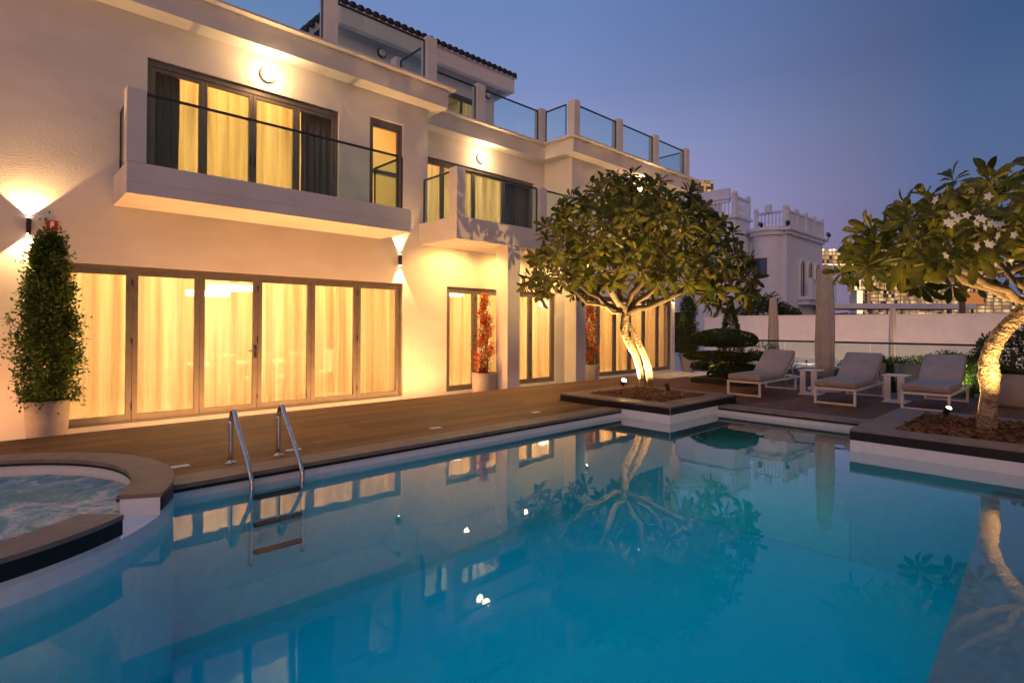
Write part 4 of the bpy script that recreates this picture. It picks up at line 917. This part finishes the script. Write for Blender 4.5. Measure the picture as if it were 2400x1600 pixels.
lounger((9.90, 4.36, 0), 'grey cushioned lounger nearest the topiary, leftmost of the three')
lounger((9.91, 2.88, 0), 'grey cushioned lounger in the middle, beside the tall closed umbrella')
lounger((10.22, 1.745, 0), 'grey cushioned lounger on the right, beside the mulch planter')
def side_table(loc, label, rz=0):
    t = thing('side_table', loc, label, 'side table', 'white side tables between the loungers', rz)
    MB().box(-.21, .21, -.17, .17, .44, .46).build('table_top', m_white, t, bevel=.004); MB().box(-.20, -.15, -.14, -.05, .021, .4395).build('support', m_white, t); MB().box(-.20, -.15, .05, .14, .021, .4395).build('support', m_white, t)
    MB().box(-.21, .21, -.17, .17, 0, .02).build('base', m_white, t, bevel=.004)
side_table((11.15, 3.62, 0), 'white side table between the left and middle loungers')
side_table((11.10, 2.28, 0), 'white side table between the middle and right loungers')
def umbrella(loc, label, zt, r, base=True, seed=0):
    t = thing('closed_umbrella', loc, label, 'umbrella', 'closed garden umbrellas'); H_ = zt; rr = random.Random(seed)
    prof = [(r*.06, H_+.035), (r*.30, H_+.025), (r*.52, H_), (r*.64, H_-.04), (r*.72, H_-.12), (r*.86, H_-.42), (r*.97, H_-.8), (r*1.02, H_-1.15), (r*1.06, H_-1.5), (r*1.03, .52), (r*.86, .28)]
    prof = prof[::-1]; m = MB().lathe(prof, (0,0,0), 40, mod=lambda th, z: 1+.13*math.sin(8*th+z*1.3+seed)+.05*math.sin(3*th+z*3))
    m.build('folded_canopy', m_canvas, t, True); MB().tube([(0, 0, .02), (0, 0, H_+.03)], .022, 10).build('pole', m_white, t)
    if base: MB().lathe([(.30, 0), (.30, .045), (.28, .06), (.05, .065)], (0,0,0), 28).build('base', m_white, t)
umbrella((11.95, 3.64, 0), 'tall closed beige umbrella standing between the left and middle loungers', 2.46, .155, seed=1)
p = from_px(1812, 800, 17.2); umbrella((p.x, p.y, -.385), 'closed beige umbrella behind the glass, left of the tall one', 2.52, .135, seed=2)
p = from_px(2092, 800, 23.5); umbrella((p.x, p.y, -.385), 'closed beige umbrella farthest back against the white garden wall', 2.50, .125, seed=3)
# glass fence at the edge of the deck
gf = thing('glass_fence', (12.5, 0, 0), 'frameless glass fence with dark top rail behind the loungers', 'fence')
yy = 6.2; k = 0
while yy > -3.5:
    y1 = yy-1.6; MB().box(-.006, .006, y1+.012, yy-.012, .03, .93).build('glass_panel', m_railglass, gf); MB().box(-.02, .02, y1-.03, y1+.03, 0, .10).build('glass_clamp', m_steel, gf, bevel=.004); yy = y1
MB().box(-.02, .02, -3.4, 6.2, .931, .968).build('top_rail', m_rail, gf, bevel=.004)
# glass-topped table with chairs in the lower garden
p = from_px(2105, 838, 13.4); gt = thing('garden_table', (p.x, p.y, -.385), 'glass-topped garden table behind the glass fence', 'table')
MB().box(-.5, .5, -.9, .9, .73, .745).build('table_top', m_railglass, gt); 
for x in (-.4, .4):
    for y in (-.78, .78): MB().box(x-.03, x+.03, y-.03, y+.03, 0, .729).build('leg', m_pot, gt)
for i, (dx, dy) in enumerate(((-.75, .35), (-.75, -.35))):
    c = thing('woven_chair', (p.x+dx, p.y+dy, -.385), ['round-backed woven chair left at the glass-topped garden table', 'round-backed woven chair right at the glass-topped garden table'][i], 'chair', 'chairs at the garden table')
    MB().lathe([(.20, .0), (.24, .30), (.27, .42), (.28, .44), (.24, .44)], (0,0,0), 20).build('seat', m_pot, c, True)
    m = MB()
    for k in range(14):
        a0, a1 = math.radians(100+k*11.5), math.radians(100+(k+1)*11.5)
        for rr_ in ((.27, 1),): m.quad(*[(.27*math.cos(a), .27*math.sin(a), z) for a, z in ((a0, .40), (a1, .40), (a1, .80), (a0, .80))]); m.quad(*[(.24*math.cos(a), .24*math.sin(a), z) for a, z in ((a1, .40), (a0, .40), (a0, .80), (a1, .80))]); m.quad(*[(r_*math.cos(a), r_*math.sin(a), .80) for a, r_ in ((a0, .27), (a1, .27), (a1, .24), (a0, .24))])
    m.build('backrest', m_pot, c)
# large pot partly behind the right tree
p = from_px(2375, 900, 8.9); bp_ = thing('potted_bush', (p.x, p.y, 0), 'dark rounded bush in a large grey pot behind the right tree', 'potted plant')
MB().lathe([(.36, 0), (.40, .05), (.42, .52), (.40, .53), (.37, .48)], (0,0,0), 32).build('pot', m_pot, bp_, True)
rr = random.Random(77); m = MB()
for _ in range(3800):
    d = rdir(rr); k = (.7+.3*rr.random())*(1+.2*mn.noise(d*2)); add_leaf(m, 'oval', (.5*d.x*k, .5*d.y*k, .85+.42*d.z*k), d+rdir(rr), d+rdir(rr), .06*rr.uniform(.6, 1.2), .03)
tag(m.build('foliage', m_conif, bp_), kind='stuff'); MB().tube([(0, 0, .4), (.02, .01, .9)], .03, 8).build('stem', m_twig, bp_)
# ---- garden spike lights
def spike(loc, tgt, e, label, ang=55, big=1.0, c=(1, .58, .18)):
    t = thing('spike_light', loc, label, 'garden light', 'garden spike lights'); d = (Vector(tgt)-Vector(loc)).normalized(); R = d.to_track_quat('Z', 'Y').to_matrix().to_4x4()
    MB().tube([(0, 0, -.04), (0, 0, .06)], .010, 8).build('spike', m_lampbody, t)
    h = Matrix.Translation((0, 0, .085)) @ R
    MB().lathe([(a_*big, b_) for a_, b_ in ((.022, -.055), (.034, -.045), (.036, .05), (.040, .052), (.040, .062), (.033, .0621), (.031, .050))], (0, 0, .085), 18, m=R).build('head', m_lampbody, t, True)
    MB().lathe([(.0305*big, .0512), (.0302*big, .0518)], (0, 0, .085), 18, m=R).build('lens', e_lens if big == 1 else e_lensb, t)
    q = Vector((0, 0, .085))+d*.066
    lamp('spike_beam', 'SPOT', tuple(q), e, c, t, tuple(q+d), spot_size=math.radians(ang), spot_blend=.7, shadow_soft_size=.03)
spike((8.55, 6.02, .125), (8.0, 4.9, 1.6), 900, 'lit spike light glaring beside the twin trunk', 125, 1.45)
spike((8.40, 5.00, .125), (8.64, 5.62, 1.1), 430, 'black spike light turned towards the twin trunk', 110)
spike((8.78, 1.27, .125), (8.06, .70, 1.2), 200, 'spike light aimed at the ringed trunk in the right planter', 100)
spike((7.55, .45, .125), (8.05, .8, 1.9), 300, 'spike light in the mulch in front of the ringed trunk', 105)
spike((11.72, 5.95, .13), (12.0, 5.7, .7), 30, 'spike light under the cloud-pruned topiary', 100)
p = from_px(2235, 850, 12.8); spike((p.x, p.y, -.34), (p.x+1.2, p.y+.3, .4), 520, 'spike light hidden in the hedge by the right tree', 90, c=(1, .72, .25))
p = from_px(1890, 800, 24); spike((p.x, p.y, -.34), (p.x+3, p.y+.5, .6), 170, 'spike light at the foot of the white garden wall, behind the middle lounger', 140, c=(1, .55, .27))
p = from_px(1730, 800, 26); spike((p.x, p.y, -.34), (p.x+3, p.y-.5, .6), 170, 'spike light at the foot of the white garden wall, behind the topiary', 140, c=(1, .55, .27))
p = from_px(2190, 800, 21.5); spike((p.x, p.y, -.34), (p.x+3, p.y+.5, .6), 120, 'spike light at the foot of the white garden wall, behind the hedge', 140, c=(1, .58, .32))
# ================================================================ BEYOND THE GARDEN
m_wallw = surf('garden_wall_render', (.66, .62, .60), (.76, .72, .70), rough=.85, scale=1.5, bump=.15, bscale=20)
gw = thing('garden_wall', (31, 0, -.9), 'long plain white garden wall behind the loungers', 'wall')
MB().box(0, .25, -40, 16, 0, 2.72).build('wall', m_wallw, gw, bevel=.01); MB().box(-.03, .28, -40, 16, 2.721, 2.77).build('wall_cap', m_wallw, gw)
tag(MB().quad((12.6, -40, -.40), (31, -40, -.40), (31, 30, -.40), (12.6, 30, -.40)).build('lower_terrace', m_marble), kind='structure')
# ---- the neighbouring white house
nh = thing('neighbour_house', (44, 16.1, -.9), 'pale classical house with balustrades and arched windows beyond the wall', 'house')
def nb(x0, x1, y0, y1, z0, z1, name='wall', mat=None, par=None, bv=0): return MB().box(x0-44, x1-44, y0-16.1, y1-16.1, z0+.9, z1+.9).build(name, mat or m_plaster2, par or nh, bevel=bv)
nb(44.1, 52.2, 16.1, 30, -.9, 8.35); 
nb(43.95, 52.35, 15.95, 30, 8.351, 8.6, 'cornice', bv=.04); nb(43.7, 52.6, 15.7, 30, 8.601, 8.85, 'cornice', bv=.05)
den = MB(); 
for i in range(16): den.box(44.2+i*.5-44, 44.4+i*.5-44, 15.80-16.1, 15.95-16.1, 9.25, 9.45)
den.build('dentils', m_plaster2, nh)
# left wing that stands forward
nb(41.5, 44.095, 18.9, 30, -.9, 9.6, 'wing'); nb(41.3, 44.2, 18.7, 30, 9.601, 9.8, 'cornice', bv=.04)
MB().quad((41.6-44, 20-16.1, 12.6), (41.6-44, 30-16.1, 12.0), (41.6-44, 30-16.1, 10.7), (41.6-44, 20-16.1, 10.7)).build('roof_screen', m_plaster2, nh)
nb(41.45, 41.75, 19.4, 30, 10.9, 12.0, 'roof_screen')
# bowed bay with a blue window between wing and corner
bay = MB(); n = 14
for i in range(n):
    a0, a1 = math.pi*(.5+i/n), math.pi*(.5+(i+1)/n); P0 = (.9*math.cos(a0)+.1, 17.55-16.1+1.05*math.sin(a0)); P1_ = (.9*math.cos(a1)+.1, 17.55-16.1+1.05*math.sin(a1))
    bay.quad((P0[0],P0[1],0), (P1_[0],P1_[1],0), (P1_[0],P1_[1],9.2), (P0[0],P0[1],9.2))
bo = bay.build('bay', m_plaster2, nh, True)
def bowring(r, z0, z1, name, mat, a0=.5, a1=1.5, par=None, th=.1):
    m = MB(); n = 14
    for i in range(n):
        q = []
        for a in (math.pi*(a0+(a1-a0)*i/n), math.pi*(a0+(a1-a0)*(i+1)/n)):
            for s in (r, r-th): q.append(((.9+s)*math.cos(a)+.1, 1.45+(1.05+s)*math.sin(a)))
        A, Ai, B, Bi = q
        m.quad((A[0],A[1],z0), (B[0],B[1],z0), (B[0],B[1],z1), (A[0],A[1],z1)); m.quad((Bi[0],Bi[1],z0), (Ai[0],Ai[1],z0), (Ai[0],Ai[1],z1), (Bi[0],Bi[1],z1)); m.quad((A[0],A[1],z1), (B[0],B[1],z1), (Bi[0],Bi[1],z1), (Ai[0],Ai[1],z1)); m.quad((Ai[0],Ai[1],z0), (Bi[0],Bi[1],z0), (B[0],B[1],z0), (A[0],A[1],z0))
    return m.build(name, mat, par or nh, True)
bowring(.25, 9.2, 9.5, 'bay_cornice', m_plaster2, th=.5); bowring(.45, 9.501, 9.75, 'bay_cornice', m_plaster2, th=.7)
m_blue = surf('blue_window_glass', (.02, .06, .16), (.03, .08, .20), rough=.08, scale=2)
bw = bowring(.03, 6.15, 7.45, 'bay_window', m_blue, .74, 1.10, th=.04); bowring(.06, 7.45, 7.6, 'window_frame', m_trim, .73, 1.11, bw); bowring(.08, 6.0, 6.15, 'window_sill', m_trim, .73, 1.11, bw)
# balustrades with urn-shaped balusters and ball-topped piers
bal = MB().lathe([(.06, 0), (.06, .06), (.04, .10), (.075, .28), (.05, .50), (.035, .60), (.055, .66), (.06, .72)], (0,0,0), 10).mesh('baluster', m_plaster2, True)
def balustrade(p, q, z, hgt, piers, n, ball=True, solid=False):
    p, q = Vector((*p, 0)), Vector((*q, 0)); d = q-p; L = d.length; d.normalize(); m = Matrix.Translation((p.x-44, p.y-16.1, z+.9)) @ Matrix.Rotation(math.atan2(d.y, d.x), 4, 'Z')
    root = bpy.data.objects.new('balustrade', None); COL.objects.link(root); root.parent = nh
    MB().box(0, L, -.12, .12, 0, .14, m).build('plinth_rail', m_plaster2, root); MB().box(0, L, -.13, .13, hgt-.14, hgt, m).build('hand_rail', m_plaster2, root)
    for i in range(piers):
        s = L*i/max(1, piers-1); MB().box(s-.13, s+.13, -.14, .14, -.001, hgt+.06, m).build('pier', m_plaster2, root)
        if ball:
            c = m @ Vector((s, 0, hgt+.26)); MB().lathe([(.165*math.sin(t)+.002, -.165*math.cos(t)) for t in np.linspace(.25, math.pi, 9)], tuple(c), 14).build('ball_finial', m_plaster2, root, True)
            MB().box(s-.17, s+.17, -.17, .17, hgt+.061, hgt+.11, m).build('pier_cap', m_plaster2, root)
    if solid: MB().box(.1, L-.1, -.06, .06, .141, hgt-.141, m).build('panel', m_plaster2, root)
    else:
        for i in range(n):
            c = m @ Vector((L*(i+.5)/n, 0, .14)); o = link('baluster', bal, root, 0, tuple(c)); o.scale = (1, 1, (hgt-.28)/.72)
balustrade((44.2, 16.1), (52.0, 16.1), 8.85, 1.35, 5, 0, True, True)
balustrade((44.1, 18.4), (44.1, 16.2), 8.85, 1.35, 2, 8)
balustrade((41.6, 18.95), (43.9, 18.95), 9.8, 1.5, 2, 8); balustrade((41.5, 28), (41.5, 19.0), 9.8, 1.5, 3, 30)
# corner balcony on the side facing us, with three arched windows behind it
nb(46.3, 52.3, 15.0, 16.09, 3.35, 3.65, 'balcony_slab', bv=.04); nb(46.5, 52.1, 15.25, 16.09, 3.0, 3.349, 'balcony_slab')
balustrade((46.45, 15.15), (52.15, 15.15), 3.651, 1.35, 2, 16, False)
for i in range(3):
    x = 47.2+i*1.75; w_ = MB(); pts = [(x-.45, 3.7), (x+.45, 3.7), (x+.45, 6.0)] + [(x+.45*math.cos(t), 6.0+.55*math.sin(t)) for t in np.linspace(0, math.pi, 12)[1:]]
    k = len(w_.v); w_.v = [(a-44, 16.055-16.1, b+.9) for a, b in pts]; w_.f = [tuple(range(len(pts)))]; wo = w_.build('arched_window', m_blue, nh)
    fr_ = MB(); outer = [(x+.52*math.cos(t), 6.0+.64*math.sin(t)) for t in np.linspace(0, math.pi, 13)]; inner = [(x+.42*math.cos(t), 6.0+.52*math.sin(t)) for t in np.linspace(0, math.pi, 13)]
    o2 = [(x+.52, 3.7)]+outer+[(x-.52, 3.7)]; i2 = [(x+.42, 3.7)]+inner+[(x-.42, 3.7)]
    for j in range(len(o2)-1):
        q = [o2[j], o2[j+1], i2[j+1], i2[j]]; fr_.quad(*[(a-44, -.12, b+.9) for a, b in q][::-1]); fr_.quad((o2[j][0]-44,-.12,o2[j][1]+.9), (o2[j+1][0]-44,-.12,o2[j+1][1]+.9), (o2[j+1][0]-44,-.001,o2[j+1][1]+.9), (o2[j][0]-44,-.001,o2[j][1]+.9))
    fr_.box(x-.03-44, x+.03-44, -.10, -.05, 4.6, 7.35); fr_.build('window_frame', m_trim, wo)
for i, (x, y, z) in enumerate(((44.0, 18.0, 9.0), (44.0, 16.0, 8.9), (52.4, 15.7, 8.9))):
    fl_ = MB().box(-.25, .25, -.12, .12, -.08, .16, Matrix.Translation((x-44, y-16.1, z+.9+.25)) @ Euler((0, -.5, .6)).to_matrix().to_4x4()); fl_.tube([(x-44, y-16.1, z+.9-.15), (x-44, y-16.1, z+.9+.2)], .03, 6); fl_.build('floodlight', m_lampbody, nh)
nb(43.2, 43.6, 17.0, 17.4, 10, 10.6, 'chimney')
nb(41.42, 41.46, 22.5, 26.5, -.9, 2.4, 'garage_opening', m_dark)
# ---- trees and canopy beyond the wall
for i, (u, v, d, rx, rz, L, lab, mt) in enumerate(((1795, 720, 36, 1.7, 2.1, .22, 'broad dark tree against the neighbouring house', m_far), (1845, 735, 36.5, 1.4, 1.7, .22, 'lower dark tree right of the broad one beyond the wall', m_far), (1980, 735, 70, 1.8, 1.9, .3, 'distant small tree right of the neighbouring house', m_far), (2105, 760, 60, 2.2, 1.5, .3, 'distant bushy tree under the far hotel', m_far))):
    p = from_px(u, v, d); shrub('garden_tree', (p.x, p.y, -.9), lab, 'tree', rx, rx, rz, 9000, 80+i, mt, L*.8, 'trees beyond the wall')
p = from_px(2040, 735, 46); cn = thing('flat_canopy', (p.x, p.y, -.9), 'long flat white canopy roof beyond the garden wall', 'canopy', rz=-math.pi/2+YAW)
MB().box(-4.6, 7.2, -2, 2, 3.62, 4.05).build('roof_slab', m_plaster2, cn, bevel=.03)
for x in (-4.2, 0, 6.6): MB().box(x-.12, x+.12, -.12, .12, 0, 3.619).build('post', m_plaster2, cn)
MB().box(-4.5, 7.0, 1.5, 1.9, 0, 3.3).build('back_screen', m_dark, cn)
p = from_px(2256, 735, 40); pt = thing('palm_tree', (p.x, p.y, -.9), 'dark slender palm trunk rising behind the right tree', 'tree')
MB().tube([(0, 0, 0), (.05, 0, 2.5), (0, .05, 6)], [.22, .19, .17], 10, True, .08, 3).build('trunk', m_twig, pt)
cr = MB()
for k in range(18):
    a = k*2.4; q = Vector((0, .05, 6)); d = Vector((math.cos(a), math.sin(a), .7-.05*k))
    for s_ in range(7):
        q2 = q+d.normalized()*.33; d.z -= .16
        for sg in (-1, 1): add_leaf(cr, 'needle', q2, Vector((-d.y*sg, d.x*sg, -.3))+d*.5, (0,0,1), .45, .2)
        q = q2
cr.build('crown', m_far, pt)
p = from_px(2283, 699, 120); bb = thing('billboard', (p.x, p.y, -.9), 'small glowing orange panel beyond the garden wall', 'billboard', rz=-math.pi/2+YAW)
zb = (p.z+.9); MB().box(-2.0, 2.0, -.1, .1, zb-1.3, zb+1.3).build('panel', emit('orange_panel', (.85, .30, .09), .55), bb); MB().box(-2.1, 2.1, .101, .3, zb-1.4, zb+1.4).build('panel_back', m_lampbody, bb); MB().box(-.15, .15, .301, .5, 0, zb).build('post', m_lampbody, bb)
# ---- the far hotel of stacked blocks and the tower, all windows lit
m_conc = surf('hotel_concrete', (.52, .48, .46), (.62, .58, .55), rough=.8, scale=.05)
wins = [emit('lit_window_bright', (1, .66, .30), .80), emit('lit_window_amber', (1, .56, .22), .50), emit('lit_window_dim', (1, .60, .30), .24), surf('dark_window', (.05, .06, .08), (.08, .09, .12), rough=.1, scale=.1)]
e_strip = emit('hotel_light_strip', (1, .70, .38), 1.6)
def far_building(name, d, blocks, label, cat, dark=.16, cell=(2.1, 2.9), seed=1, zg=-.9):
    c = from_px(2150 if d < 600 else 1650, 760, d); t = thing(name, (c.x, c.y, zg), label, cat, rz=-math.pi/2+YAW); cr_ = (Vector((c.x, c.y, 0))).dot(r0); rr = random.Random(seed)
    k = d/1288
    for (u0, u1, v0, v1, dep, opt) in blocks:
        x0, x1 = (u0-1200)*k-cr_, (u1-1200)*k-cr_; z1, z0 = CAMZ+(766-v0)*k-zg, CAMZ+(766-v1)*k-zg; yb = dep
        b = MB().box(x0, x1, yb+.6, yb+16, z0, z1).build('block', m_conc, t)
        if opt == 'plain': continue
        nx = max(1, round((x1-x0)/cell[0])); nz = max(1, round((z1-z0)/cell[1])); W_ = [MB() for _ in wins]; sx, sz = (x1-x0)/nx, (z1-z0)/nz; fm = MB()
        for i in range(nx):
            for j in range(nz):
                r_ = rr.random(); kx = 3 if r_ < dark else 2 if r_ < dark+.22 else 1 if r_ < dark+.62 else 0
                a, b_ = x0+i*sx+.10, x0+(i+1)*sx-.10; c_, d_ = z0+j*sz+.55, z0+(j+1)*sz-.25
                W_[kx].box(a, b_, yb+.35, yb+.58, c_, d_)
        for j in range(nz+1): fm.box(x0-.3, x1+.3, yb-.7, yb+.34, z0+j*sz-.22, z0+j*sz+.22)
        for i in range(0, nx+1, 3): fm.box(x0+i*sx-.15, x0+i*sx+.15, yb-.4, yb+.33, z0+.23, z1-.23)
        fm.build('floor_edges', m_conc, b)
        for m_, mt, nm in zip(W_, wins, ('bright_windows', 'amber_windows', 'dim_windows', 'dark_windows')):
            if m_.v: tag(m_.build(nm, mt, b), kind='stuff')
        if 'L' in opt: MB().box(x0-2.2, x0-.4, yb-1, yb+3, z0, z1).build('light_edge', e_strip, b)
        if 'U' in opt: MB().box(x0, x1, yb-.6, yb+.3, z0-1.2, z0-.3).build('light_edge', e_strip, b)
        if 'T' in opt:
            for i in range(26): 
                m_ = MB().box(x0+(x1-x0)*i/26, x0+(x1-x0)*(i+.55)/26, yb+1, yb+2, z1+.2, z1+rr.uniform(1.2, 3)); m_.build('roof_light', e_strip if i % 5 else wins[1], b)
    return t
far_building('stacked_hotel', 420, [(1900, 2130, 588, 617, 4, 'UT'), (2021, 2110, 618, 652, 0, 'L'), (2008, 2096, 653, 680, -4, 'L'), (2021, 2096, 681, 748, 0, 'L'), (2096, 2250, 676, 748, 2, ''), (2130, 2190, 560, 650, 6, ''), (2160, 2360, 640, 690, 8, ''), (2250, 2400, 690, 748, 0, ''), (2200, 2420, 600, 640, 12, '')], 'far hotel of stacked blocks with hundreds of lit windows', 'hotel', seed=3)
far_building('apartment_tower', 800, [(1632, 1654, 424, 748, 0, ''), (1654, 1673, 424, 748, 3, '')], 'distant tower with lit windows just right of the villa roof', 'tower', dark=.35, cell=(3.6, 4.2), seed=5)
